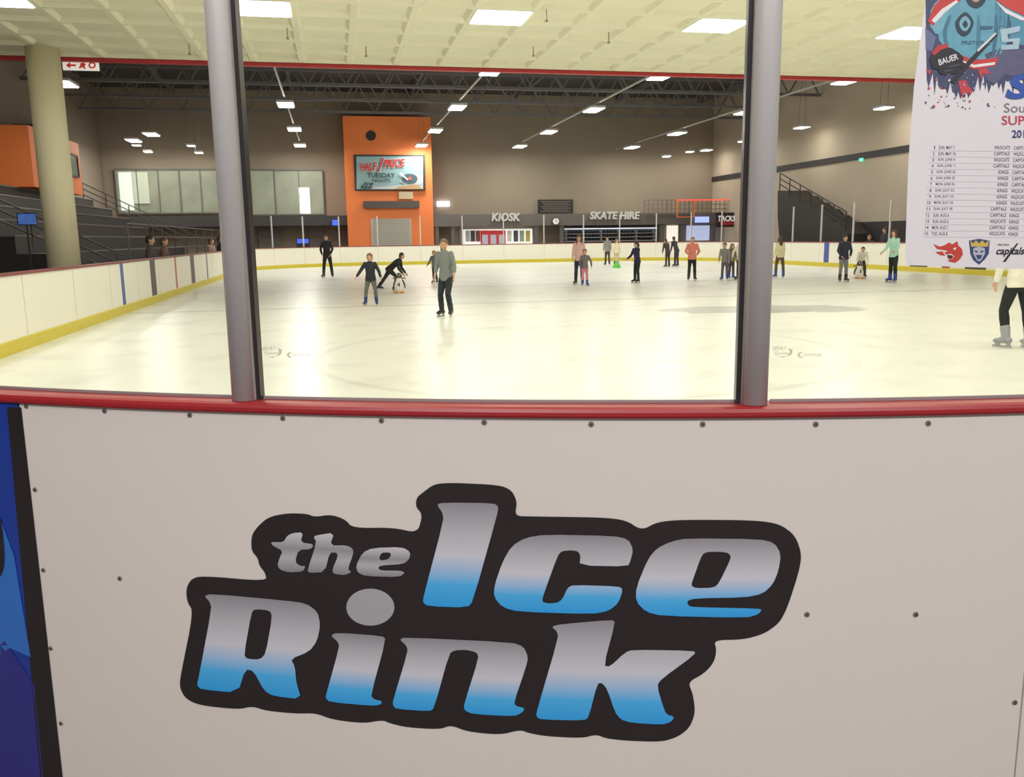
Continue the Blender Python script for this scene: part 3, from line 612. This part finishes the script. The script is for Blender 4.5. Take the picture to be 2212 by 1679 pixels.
# balcony railing and red beam
a0,a1,z0,z1=rpx(1392,431,1640,462,54.6)
bm=bmesh.new();n=26
for i in range(n+1):
    a=a0+(a1-a0)*i/n;w=.04 if i%5==0 else .018;lb(bm,a-w,a+w,54.6,54.66,z0,z1)
for k in range(4):
    z=z0+(z1-z0)*k/3;lb(bm,a0,a1,54.6,54.66,z-.025,z+.025)
obj('balcony_railing',tomesh(bm),M('railing_grey',(122,114,110),.5),label='grey metal balcony railing above skate hire',cat='railing')
BB=boxpx('balcony_beam',1462,430,1640,433.5,54.3,.1,M('neon_red',(235,70,55),.5,emit=1.2),label='glowing red horizontal beam along the balcony',cat='beam')
bm=bmesh.new()
a0,a1,z0,z1=rpx(1462,433,1500,470,54.4);lb(bm,a0,a0+.06,54.4,54.5,z0,z1);lb(bm,a1,a1+.06,54.4,54.5,z0,z1);lb(bm,a0,a1,54.4,54.5,z0,z0+.06)
obj('beam_bracket',tomesh(bm),m_or,parent=BB)
# right wall stripe, stairs, base
bm=bmesh.new()
z=pa(1700,362,25.9).z
lb(bm,25.94,26,24,57,z-.16,z+.16);obj('trim_3',tomesh(bm),m_dark,kind='structure')
box('trim_4',25.9,26,10,47,FL,2.0,m_dark,kind='structure')
st=[(1680,412),(1702,412),(1712,424),(1722,424),(1734,438),(1744,438),(1756,452),(1766,452),(1778,466),(1788,466),(1800,480),(1810,480),(1822,496),(1832,505),(1835,522),(1690,522),(1680,470)]
bm=bmesh.new();vs=[bm.verts.new(pa(x,y,24.6)) for x,y in st];f=bm.faces.new(vs);r=bmesh.ops.extrude_face_region(bm,geom=[f])
for v in r['geom']:
    if isinstance(v,bmesh.types.BMVert):v.co+=U*1.25
bmesh.ops.recalc_face_normals(bm,faces=bm.faces[:])
for v in bm.verts:
    if v.co.z<1.3:v.co.z=FL
SR=obj('staircase',tomesh(bm),m_dark,label='black metal staircase climbing the beige side wall',cat='staircase')
bm=bmesh.new();p=pa(1684,412,24.6);q=pa(1826,500,24.6)
for k in range(3):strut(bm,p+Z*(.35+.3*k),q+Z*(.35+.3*k),.04)
for k in range(7):strut(bm,p.lerp(q,k/6),p.lerp(q,k/6)+Z*.95,.04)
obj('handrail',tomesh(bm),m_dark,parent=SR)
p=pa(1857,345,25.8);bm=bmesh.new();lb(bm,25.84,25.93,p.dot(V)-.12,p.dot(V)+.12,p.z-.07,p.z+.07)
obj('exit_light',tomesh(bm),M('exit_green',(90,230,190),.5,emit=1.2),label='small glowing green emergency light on the wall stripe',cat='emergency light')
# ------------------------------------------------ left side
cb=22.4
tt=pb(91,105,cb);c=Vector((tt.x,tt.y,0))
bm=bmesh.new()
bmesh.ops.create_cone(bm,cap_ends=True,segments=40,radius1=.36,radius2=.36,depth=zc-FL,matrix=Matrix.Translation(Vector((c.x,c.y,(zc+FL)/2))))
CO=obj('column',tomesh(bm),M('column_plaster',(212,203,168),.7,noise=.06,scale=2),label='thick round plastered column beside the stands',cat='column')
for f_ in CO.data.polygons:f_.use_smooth=abs(f_.normal.z)<.5
nt_=8;TS_=empty('tiered_seating',L(-9,37,FL),label='dark stepped spectator seating beside the rink',cat='seating')
bm=bmesh.new()
for i in range(nt_):
    lb(bm,-13.35,-6.2-.88*i,27,50,FL+.5*i if i else FL,FL+.5*(i+1))
obj('step_block',tomesh(bm),M('stand_dark',(38,35,35),.6),parent=TS_)
for i in range(nt_):
    a=-6.2-.88*i;z=FL+.5*(i+1);box('step_nosing',a-.06,a+.02,27,50,z+.001,z+.04,M('nosing_grey',(118,112,106),.5),parent=TS_)
for b in (27.1,49.9):
    bm=bmesh.new()
    for k in range(3):strut(bm,L(-13.2,b,FL+4.5+.3*k),L(-6.0,b,FL+.9+.3*k-.1),.045)
    for k in range(7):
        a=-6.2-1.1*k;z=FL+.5+.57*k;strut(bm,L(a,b,z),L(a,b,z+.95),.045)
    obj('handrail',tomesh(bm),M('handrail_dark',(80,77,76),.5),parent=TS_)
bm=bmesh.new()
for k in range(3):strut(bm,L(-5.4,25,FL+1.6+.35*k),L(-5.4,44,FL+1.6+.35*k),.03)
for k in range(9):strut(bm,L(-5.4,25+k*2.375,FL),L(-5.4,25+k*2.375,FL+2.3),.04)
obj('spectator_railing',tomesh(bm),M('handrail_dark',(80,77,76),.5),label='thin dark metal railing between stands and rink',cat='railing')
# orange booth
BO=box('control_booth',-13.38,-11.7,38.6,45.6,3.75,6.15,m_or,label='orange box-shaped commentary booth mounted above the stands',cat='booth')
bm=bmesh.new();lb(bm,-11.7,-11.66,42.4,45,4.6,5.5);W_=obj('booth_window',tomesh(bm),M('booth_glass',(110,120,105),.2,emit=.1),parent=BO)
bm=bmesh.new()
for b in (42.4,43.7,45):lb(bm,-11.66,-11.62,b-.05,b+.05,4.55,5.55)
lb(bm,-11.66,-11.62,42.4,45,4.52,4.6);lb(bm,-11.66,-11.62,42.4,45,5.5,5.58)
obj('window_frame',tomesh(bm),m_dark,parent=W_)
box('roof_box',-13.38,-12.2,42,45.2,6.151,6.6,m_dark,parent=BO)
# exit sign
EX=boxpx('exit_sign',136,131,212,151,CE+.13,.06,M('exit_white',(236,232,225),.5,emit=.5),label='hanging white sign with red arrow, running figure and circle',cat='exit sign')
mx_=lambda x,y:pb(x,y,CE+.11);me_=M('exit_red',(205,50,40),.5,emit=.2)
art('arrow',[[(142,141),(152,134),(152,139),(164,139),(164,143),(152,143),(152,148)]],mx_,me_,parent=EX)
art('figure',[chaikin([(172,137),(182,135),(186,140),(182,143),(186,149),(180,148),(178,144),(172,149),(170,146),(174,141)],1)],mx_,me_,parent=EX)
art('circle',[[(199+8*cos(k*.314),141+7*sin(k*.314)) for k in range(20)],[(199+4.5*cos(k*.314),141+4*sin(k*.314)) for k in range(20)]],mx_,me_,parent=EX)
# ------------------------------------------------ people
def tube(bm,pts,rs,ref,seg=12,caps=True,flat=False):
    pts=[Vector(p) for p in pts];rs=[(r,r) if not isinstance(r,tuple) else r for r in rs]
    n=len(pts)
    if caps:
        t0=(pts[0]-pts[1]).normalized();t1=(pts[-1]-pts[-2]).normalized();a=min(rs[0]);b=min(rs[-1])
        if flat:
            pts=pts+[pts[-1]+t1*b*.6,pts[-1]+t1*b*.9];rs=rs+[(rs[-1][0]*.8,rs[-1][1]*.8),(rs[-1][0]*.4,rs[-1][1]*.4)];n+=2
        else:
            pts=[pts[0]+t0*a*.9,pts[0]+t0*a*.6]+pts+[pts[-1]+t1*b*.6,pts[-1]+t1*b*.9]
            rs=[(rs[0][0]*.4,rs[0][1]*.4),(rs[0][0]*.8,rs[0][1]*.8)]+rs+[(rs[-1][0]*.8,rs[-1][1]*.8),(rs[-1][0]*.4,rs[-1][1]*.4)]
            n+=4
    R=[]
    for i in range(n):
        t=(pts[min(i+1,n-1)]-pts[max(i-1,0)]).normalized()
        x=ref-t*ref.dot(t)
        if x.length<.05:x=Vector((0,1,0))-t*t.y
        x.normalize();y=t.cross(x)
        R.append([bm.verts.new(pts[i]+x*rs[i][0]*cos(k*2*math.pi/seg)+y*rs[i][1]*sin(k*2*math.pi/seg)) for k in range(seg)])
    for i in range(n-1):
        for k in range(seg):bm.faces.new((R[i][k],R[i][(k+1)%seg],R[i+1][(k+1)%seg],R[i+1][k]))
    bm.faces.new(R[0][::-1]);bm.faces.new(R[-1])
def ell(bm,c,r,rot=None):
    mt=Matrix.Translation(c)
    if rot:mt=mt@rot.to_4x4()
    bmesh.ops.create_uvsphere(bm,u_segments=14,v_segments=10,radius=1,matrix=mt@Matrix.Diagonal((r[0],r[1],r[2],1)))
X=Vector((1,0,0));Y=Vector((0,1,0))
PENDING=[]
def person(px,py,ph,psi=180,top=(60,60,60),legs=(30,30,36),hair='short',hc=(50,35,25),skate=(25,25,28),lean=4,th=((.07,.05,-1),(.07,.05,-1)),sh=((.05,-.05,-1),(.05,-.05,-1)),ua=((.22,0,-1),(.22,0,-1)),fa=((.05,.2,-1),(.05,.2,-1)),hs=1.0,skin=(205,155,125),sleeve='long',yaw=0,z0=0,w=1.0,label='',hood=False,skates=True,loc=None,near=False,extra=None,side=0,loose=.014):
    P=Vector(loc) if loc else on_z(px,py,z0)
    d=ray(px,ph);zt=CAM.z+d.z*(P.y/d.y);Hm=zt-z0
    def nv(v,s=1):return Vector((v[0]*s,v[1],v[2])).normalized()
    la=rad(lean);tv=Vector((side,sin(la),cos(la))).normalized()
    hd=Vector((side*.5,sin(la*.55),cos(la*.55))).normalized()
    J={}
    for i,s in ((0,-1),(1,1)):
        h=Vector((s*.045,0,-.01));k=h+nv(th[i],s)*.235;a=k+nv(sh[i],s)*.225
        shd=tv*.286+X*s*.096*w;e=shd+nv(ua[i],s)*.16;wr=e+nv(fa[i],s)*.14
        J[i]=(h,k,a,shd,e,wr)
    low=min(J[0][2].z,J[1][2].z);off=-low+(.078 if skates else .05)
    for i in J:J[i]=tuple(q+Z*off for q in J[i])
    pel=Z*off
    neck=pel+tv*.33;hc_=neck+hd*(.055+.022*hs);topz=hc_.z+.068*hs
    sc=Hm/topz
    Rz=Matrix.Rotation(rad(psi),4,'Z');TM=Matrix.Translation(Vector((P.x,P.y,z0)))@Rz@Matrix.Scale(sc,4)
    yw=Matrix.Rotation(rad(yaw),3,'Z')
    base=Vector((P.x,P.y,z0));vox=(.0045 if near else .0075)
    def fin(bm,name,mat,parent,v=None,lab=None,rem=True,it=3):
        bm.transform(TM);me=tomesh(bm)
        top_=parent is None
        o=obj(name,me,mat,parent=parent,base=base,label=lab or (label if top_ else None),cat='person' if top_ else None)
        if rem:
            r=o.modifiers.new('r','REMESH');r.mode='VOXEL';r.voxel_size=(v or vox)*sc;r.use_smooth_shade=True
            if it:
                q=o.modifiers.new('s','SMOOTH');q.iterations=it;q.factor=.5
            PENDING.append(o)
        return o
    sk_=M('skin_%d'%skin[0],skin,.55)
    bm=bmesh.new()
    tube(bm,[pel-tv*.03,pel+tv*.03,pel+tv*.10,pel+tv*.2,pel+tv*.26,pel+tv*.295],[(.075*w,.056),(.08*w,.058),(.068*w,.048),(.08*w,.052),(.082*w,.042),(.045*w,.03)],X,16)
    tube(bm,[pel+tv*.27,neck,hc_-hd*.03],[.034,.028,.027],X)
    for i,s in ((0,-1),(1,1)):
        h,k,a,sd,e,wr=J[i]
        tube(bm,[h,h.lerp(k,.4),k,k.lerp(a,.3),a],[.048,.046,.031,.033,.02],X)
        tube(bm,[sd,sd.lerp(e,.4),e,e.lerp(wr,.3),wr],[.026,.025,.02,.021,.014],X)
        f=(wr-e).normalized();wd=Y-f*f.y
        if wd.length<.2:wd=X-f*f.x
        wd.normalize();nn=f.cross(wd).normalized();inw=nn if nn.dot(X)*s<0 else -nn
        tube(bm,[wr,wr+f*.022,wr+f*.045],[(.013,.009),(.019,.009),(.018,.008)],wd,10)
        for q,(o_,ln) in enumerate(((-.0135,.036),(-.0045,.044),(.0045,.047),(.0135,.041))):
            b0=wr+f*.042+wd*o_;b1=b0+f*ln*.5+inw*.004;b2=b1+f*ln*.42+inw*.014
            tube(bm,[b0,b1,b2],[.0052,.005,.0043],wd,6)
        t0=wr+f*.015+wd*.014;t1_=t0+f*.018+wd*.016;t2_=t1_+f*.018+wd*.004+inw*.006
        tube(bm,[t0,t1_,t2_],[.007,.006,.005],inw,6)
        tube(bm,[a,a+Vector((0,.05,-.03))],[.02,.018],X,8)
    ell(bm,hc_+yw@Vector((0,-.002,.008))*hs,(.046*hs,.055*hs,.056*hs))
    ell(bm,hc_+yw@Vector((0,.012,-.022))*hs,(.036*hs,.04*hs,.043*hs))
    ell(bm,hc_+yw@Vector((0,.053,-.010))*hs,(.007*hs,.012*hs,.012*hs))
    ell(bm,hc_+yw@Vector((0,.044,.012))*hs,(.03*hs,.01*hs,.008*hs))
    for s in (-1,1):ell(bm,hc_+yw@Vector((s*.047,-.002,-.004))*hs,(.006*hs,.011*hs,.016*hs))
    B=fin(bm,'person',sk_,None,it=2)
    if near:
        for s in (-1,1):
            bm=bmesh.new();ell(bm,hc_+yw@Vector((s*.018,.0475,.002))*hs,(.0068*hs,.004*hs,.0045*hs));fin(bm,'eye',M('eye_dark',(50,38,34),.3),B,rem=False)
        bm=bmesh.new();ell(bm,hc_+yw@Vector((0,.0475,-.033))*hs,(.015*hs,.006*hs,.004*hs));fin(bm,'mouth',M('lips',(170,90,85),.5),B,rem=False)
    # upper garment : straight hem below the hips, full shoulders and sleeves
    bm=bmesh.new();g=loose
    tube(bm,[pel-tv*.052,pel-tv*.03,pel+tv*.03,pel+tv*.10,pel+tv*.2,pel+tv*.262,pel+tv*.3],[(.092*w+g,.062+g),(.092*w+g,.062+g),(.086*w+g,.058+g),(.073*w+g,.05+g),(.083*w+g,.054+g),(.088*w+g,.044+g),(.05*w+g,.032+g)],X,18,flat=True)
    for i,s in ((0,-1),(1,1)):
        h,k,a,sd,e,wr=J[i]
        ell(bm,sd+tv*.001,(.033+g*.5,.033+g*.4,.033+g*.4))
        tube(bm,[sd,sd.lerp(e,.4),e],[.029+g*.6,.028+g*.6,.022+g*.6],X)
        if sleeve=='long':tube(bm,[e,e.lerp(wr,.3),e.lerp(wr,.9)],[.023+g*.6,.023+g*.5,.017+g*.5],X)
        elif sleeve=='three':tube(bm,[e,e.lerp(wr,.5)],[.023+g*.6,.022+g*.4],X)
    if hood:ell(bm,neck-Vector((0,.04,.008)),(.055,.034,.034))
    tube(bm,[pel+tv*.275,pel+tv*.325],[(.055,.042),(.036,.033)],X)
    fin(bm,'jacket' if sleeve=='long' else 'shirt',M('cloth_%d_%d_%d'%top,top,.85,noise=.15,scale=14,bump=.2),B,vox*1.3)
    bm=bmesh.new()
    tube(bm,[pel-tv*.03,pel+tv*.04],[(.082*w,.062),(.078*w,.057)],X,16)
    for i,s in ((0,-1),(1,1)):
        h,k,a,sd,e,wr=J[i]
        tube(bm,[h,h.lerp(k,.4),k,k.lerp(a,.3),a+(k-a)*.12],[.052,.051,.037,.039,.031],X)
    fin(bm,'trousers',M('cloth_%d_%d_%d'%legs,legs,.85,noise=.2 if extra!='camo' else .9,scale=14),B,vox*1.3)
    if skates:
        for i,s in ((0,-1),(1,1)):
            h,k,a,*_=J[i];lift=a.z-.078;fd=Vector((s*.25,1,-lift*3)).normalized();sd_=fd.cross(Z).normalized();ud=sd_.cross(fd)
            bm=bmesh.new();shn=(k-a).normalized()
            tube(bm,[a+shn*.085,a+shn*.03,a-ud*.015],[(.039,.041),(.034,.038),(.033,.037)],X)
            tube(bm,[a-fd*.028-ud*.02,a+fd*.03-ud*.02,a+fd*.09-ud*.028],[(.03,.027),(.031,.028),(.028,.018)],sd_)
            bt=fin(bm,'ice_skate',M('boot_%d_%d_%d'%skate,skate,.4),B,vox*1.3,lab='laced skate boot')
            bm=bmesh.new()
            def pt(f_,u_,x_):return a+fd*f_+ud*u_+sd_*x_
            hexa(bm,[pt(f_,u_,x_) for u_ in (-.078,-.064) for f_,x_ in ((-.055,-.003),(.115,-.003),(.115,.003),(-.055,.003))])
            for f0,f1 in ((-.04,-.01),(.05,.09)):
                hexa(bm,[pt(f_,u_,x_) for u_ in (-.066,-.04) for f_,x_ in ((f0,-.008),(f1,-.008),(f1,.008),(f0,.008))])
            fin(bm,'blade',M('blade_steel',(170,172,178),.3,.8),bt,rem=False)
    bm=bmesh.new();hm=M('hair_%d_%d'%(hc[0],hc[1]),hc,.6,noise=.25,scale=30)
    hp=lambda x,y,z:hc_+yw@Vector((x,y,z))*hs
    ell(bm,hp(0,-.007,.020),(.052*hs,.056*hs,.054*hs));ell(bm,hp(0,-.03,-.012),(.046*hs,.036*hs,.044*hs))
    if hair=='long':
        tube(bm,[hp(0,-.035,0),hp(0,-.05,-.06),hp(0,-.058,-.13),hp(0,-.055,-.19)],[(.048*hs,.03*hs),(.052*hs,.028*hs),(.044*hs,.022*hs),(.024*hs,.014*hs)],X)
        for s in (-1,1):tube(bm,[hp(s*.044,-.002,.01),hp(s*.05,-.004,-.05),hp(s*.052,.012,-.12)],[(.013*hs,.024*hs),(.014*hs,.024*hs),(.011*hs,.014*hs)],X)
    if hair=='pony':
        ell(bm,hp(0,-.062,.035),(.016*hs,.016*hs,.016*hs));tube(bm,[hp(0,-.065,.035),hp(.01,-.09,-.01),hp(.014,-.088,-.07),hp(.012,-.075,-.12)],[.015*hs,.023*hs,.02*hs,.008*hs],X)
    if hair=='bun':ell(bm,hp(0,-.045,.055),(.024*hs,.024*hs,.022*hs))
    fin(bm,'hair',hm,B,vox*1.3)
    return B,sc,TM
person(709,600,507,180,(32,31,34),(28,27,30),'short',(40,30,25),th=((.16,.02,-1),(.16,.02,-1)),sh=((.1,-.02,-1),(.1,-.02,-1)),ua=((.3,.1,-1),(.3,.1,-1)),fa=((-.3,.5,-.9),(-.3,.4,-.9)),label='person in black standing upright with hands near pockets',near=True,loose=.01)
person(803,660,547,180,(34,36,44),(98,98,90),'short',(120,85,55),skate=(30,50,120),hs=1.22,th=((.2,.1,-1),(.22,.1,-1)),sh=((.05,-.1,-1),(.12,-.15,-1)),ua=((.55,.1,-1),(.7,.1,-1)),fa=((.3,.4,-.9),(.6,.3,-.9)),extra='camo',label='boy in dark jacket and patterned trousers skating with arms out',near=True,yaw=-10,loose=.018)
person(843,628,546,-100,(30,30,33),(30,30,34),'short',(35,28,25),lean=50,th=((.1,-.75,-1),(.1,.85,-.75)),sh=((.1,-.8,-1),(.05,-.25,-1)),ua=((.1,.1,-1),(.1,.1,-1)),fa=((0,.6,-.8),(0,.6,-.8)),label='person in black crouching forward over a penguin skating aid',near=True)
person(940,612,541,150,(112,108,118),(40,40,48),'short',(150,110,70),hs=1.2,th=((.12,.2,-1),(.12,-.1,-1)),sh=((.05,-.2,-1),(.05,-.15,-1)),ua=((.5,.3,-1),(.4,.2,-1)),fa=((.1,.7,-.6),(.2,.6,-.7)),label='child in grey jacket skating with bent elbows',near=True,loose=.018)
person(966,684,516,162,(120,124,122),(28,36,44),'pony',(110,85,62),lean=8,hs=1.05,th=((.06,.45,-1),(.1,.2,-1)),sh=((.05,-.3,-1),(.1,-.42,-1)),ua=((.25,-.05,-1),(.2,-.1,-1)),fa=((.1,.35,-1),(.1,.3,-1)),sleeve='three',w=.92,yaw=28,label='girl in grey jumper and dark leggings gliding forward, ponytail',near=True)
person(1251,615,508,165,(226,178,178),(36,40,70),'long',(95,65,45),w=.9,label='girl in pale pink top with long brown hair',yaw=10)
person(1263,618,538,190,(110,100,105),(205,120,150),'short',(120,80,50),hs=1.2,skate=(40,70,160),ua=((.5,.3,-1),(.4,.3,-1)),label='small child in grey top and pink leggings')
person(1312,573,512,160,(140,138,136),(60,58,60),'short',(60,45,35),label='child in grey hooded top holding a skating aid')
person(1331,574,516,200,(232,222,180),(200,190,150),'long',(130,90,60),hs=1.15,label='child in cream top with long hair')
person(1376,611,522,120,(34,30,66),(24,26,32),'pony',(30,24,22),hs=1.08,lean=8,th=((.12,.15,-1),(.12,.05,-1)),ua=((.3,.4,-1),(.3,.3,-1)),fa=((.1,.8,-.6),(.1,.8,-.6)),label='girl in navy jacket skating with elbows bent')
person(1442,577,516,30,(60,44,48),(50,40,44),'short',(60,40,30),lean=20,label='child in dark clothes with red trim bending')
person(1461,576,511,40,(48,48,56),(54,54,60),'short',(45,35,30),lean=22,label='adult in dark grey leaning over a child')
person(1494,606,512,175,(226,128,112),(26,25,30),'short',(150,105,70),ua=((.4,.1,-1),(.4,.1,-1)),fa=((-.4,.7,-.5),(-.4,.7,-.5)),label='person in coral hooded top and black trousers',hood=True)
person(1565,605,524,150,(130,125,125),(90,84,90),'short',(100,70,50),hs=1.2,skate=(40,60,140),label='child in grey jacket bending slightly',lean=15)
person(1579,602,526,200,(110,105,100),(70,66,74),'long',(120,85,60),hs=1.18,skate=(40,60,140),label='child in grey-brown top beside another child')
person(1598,605,516,120,(235,226,200),(34,30,36),'bun',(120,70,50),label='woman in cream jumper beside two children',ua=((.3,.5,-.8),(.3,.5,-.8)))
person(1683,600,510,10,(232,220,180),(92,74,66),'long',(80,50,38),w=.88,skate=(40,70,150),th=((.1,.2,-1),(.1,-.2,-1)),label='girl in cream top with long dark hair seen from behind')
person(1820,609,508,185,(34,38,58),(110,110,116),'short',(50,40,34),w=1.08,ua=((.3,.05,-1),(.3,.05,-1)),fa=((-.35,.5,-.8),(-.35,.5,-.8)),label='man in navy jacket and grey trousers standing')
person(1858,600,533,165,(232,226,208),(60,50,60),'short',(60,40,32),lean=50,ua=((.2,.2,-1),(.2,.2,-1)),fa=((0,.4,-.8),(0,.4,-.8)),th=((.2,.7,-.9),(.2,.6,-.9)),sh=((.1,-.5,-1),(.1,-.5,-1)),hs=1.05,label='child in white top bending over a penguin skating aid')
person(1927,610,497,120,(176,222,205),(24,24,30),'long',(90,62,45),w=.92,skate=(30,60,150),ua=((.3,.3,-1),(.3,.2,-1)),fa=((.1,.8,-.4),(.1,.7,-.6)),th=((.08,.1,-1),(.1,-.1,-1)),label='girl in mint top and black leggings with long hair')
person(2188,752,478,10,(238,232,212),(24,24,30),'long',(90,62,45),w=.95,skate=(150,150,155),th=((.1,.25,-1),(.14,-.1,-1)),sh=((.02,-.25,-1),(.06,-.15,-1)),ua=((.35,.1,-1),(.3,.1,-1)),label='person in white top and ripped black leggings skating away',near=True)
def behind(px,ph,a,**k):
    p=pa(px,540,a);person(px,0,ph,z0=FL,loc=(p.x,p.y,FL),skates=False,**k)
behind(1884,507,22.5,psi=120,top=(60,54,58),hc=(110,80,55),hair='short',label='spectator in dark clothes leaning at the barrier',lean=20)
behind(1912,491,23.2,psi=100,top=(50,46,50),hc=(50,36,30),label='spectator in dark jacket standing behind the barrier')
behind(322,508,-5.0,psi=-80,top=(72,62,62),hc=(40,30,26),label='spectator in dark jumper standing behind the barrier')
behind(352,512,-5.0,psi=-80,top=(110,80,75),hc=(90,60,40),label='spectator in brownish top standing behind the barrier')
behind(455,515,-5.0,psi=-100,top=(150,120,110),hc=(60,40,30),label='spectator in pale brown top beside the stands')
behind(474,508,-5.0,psi=-60,top=(60,56,62),hc=(40,30,26),label='spectator in black top beside the stands')
# penguins
def penguin(px,py,ph,num,psi=180):
    P=on_z(px,py,0);d=ray(px,ph);H=CAM.z+d.z*(P.y/d.y)
    TM=Matrix.Translation(P)@Matrix.Rotation(rad(psi),4,'Z')@Matrix.Scale(H,4)
    E=empty('skating_aid',P,label='penguin-shaped white skating aid with orange feet and number',cat='skating aid')
    def f(bm,n,mt,par,**k):
        bm.transform(TM);return obj(n,tomesh(bm),mt,parent=par,smooth=True,**k)
    bm=bmesh.new();tube(bm,[(0,0,.1),(0,0,.2),(0,0,.4),(0,0,.6),(0,0,.7)],[(.2,.16),(.25,.2),(.25,.19),(.18,.15),(.13,.12)],X,20)
    f(bm,'body',M('penguin_white',(238,234,225),.4),E)
    bm=bmesh.new();ell(bm,Vector((0,0,.84)),(.15,.15,.15));tube(bm,[(0,-.1,.2),(0,-.11,.45),(0,-.06,.7)],[(.22,.12),(.22,.12),(.15,.1)],X,16)
    for s in (-1,1):tube(bm,[(s*.17,0,.62),(s*.26,0,.45),(s*.29,0,.25)],[(.04,.07),(.035,.07),(.02,.04)],X,10)
    f(bm,'back_and_head',M('penguin_black',(30,28,32),.4),E)
    bm=bmesh.new();tube(bm,[(0,.1,.83),(0,.24,.81)],[(.05,.03),(.015,.01)],X,10);f(bm,'beak',M('penguin_orange',(232,120,40),.4),E)
    for s in (-1,1):
        bm=bmesh.new();ell(bm,Vector((s*.06,.12,.89)),(.03,.02,.035));f(bm,'eye',M('penguin_white',(238,234,225),.4),E)
        bm=bmesh.new();tube(bm,[(s*.13,-.25,.035),(s*.15,.05,.04),(s*.17,.28,.03)],[(.06,.035),(.1,.04),(.11,.03)],X,12);f(bm,'foot',M('penguin_orange',(232,120,40),.4),E)
    bm=bmesh.new();tube(bm,[(-.3,-.05,.72),(0,-.08,.74),(.3,-.05,.72)],[.025]*3,Y,8);f(bm,'handle',M('penguin_black',(30,28,32),.4),E)
    v,fs=textgeo(num,-.07 if num!='1' else -.03,-.1,.07 if num!='1' else .03,.1,0,.03)
    me=bpy.data.meshes.new('n');me.from_pydata([TM@Vector((-x,.215,.42-y)) for x,y in v],[],fs)
    obj('number',me,m_black,parent=E)
penguin(863,633,589,'4');penguin(1855,602,564,'1')
p=on_z(1332,579,0);bm=bmesh.new()
tube(bm,[p+Z*.04,p+Z*.15,p+Z*.3],[(.2,.2),(.14,.14),(.05,.05)],X,14)
obj('skating_aid',tomesh(bm),M('aid_green',(90,200,60),.4),smooth=True,label='small bright green plastic skating aid on the ice',cat='skating aid')
# bake remeshed figures
bpy.context.view_layer.update();dgp=bpy.context.evaluated_depsgraph_get()
new=[(o,bpy.data.meshes.new_from_object(o.evaluated_get(dgp))) for o in PENDING]
for o,me in new:
    mt=o.data.materials[0];o.modifiers.clear();o.data=me
    if not me.materials:me.materials.append(mt)
    for p_ in me.polygons:p_.use_smooth=True
# ------------------------------------------------ lights
def area(loc,rot,sx,sy,e,c=(1,1,1)):
    l=bpy.data.lights.new('concourse_lamp','AREA');l.shape='RECTANGLE';l.size=sx;l.size_y=sy;l.energy=e;l.color=c
    o=bpy.data.objects.new('concourse_lamp',l);COL.objects.link(o);o.location=loc;o.rotation_euler=rot;return o
area((-1.5,-3.2,4.6),(rad(42),0,0),2.5,.6,205,(1,.95,.94))
area((3,-2.5,4.6),(rad(40),0,rad(10)),2.5,.6,150,(1,.95,.94))
w=bpy.data.worlds.new('world');S.world=w;w.use_nodes=True
w.node_tree.nodes['Background'].inputs[0].default_value=(.75,.73,.74,1);w.node_tree.nodes['Background'].inputs[1].default_value=.4
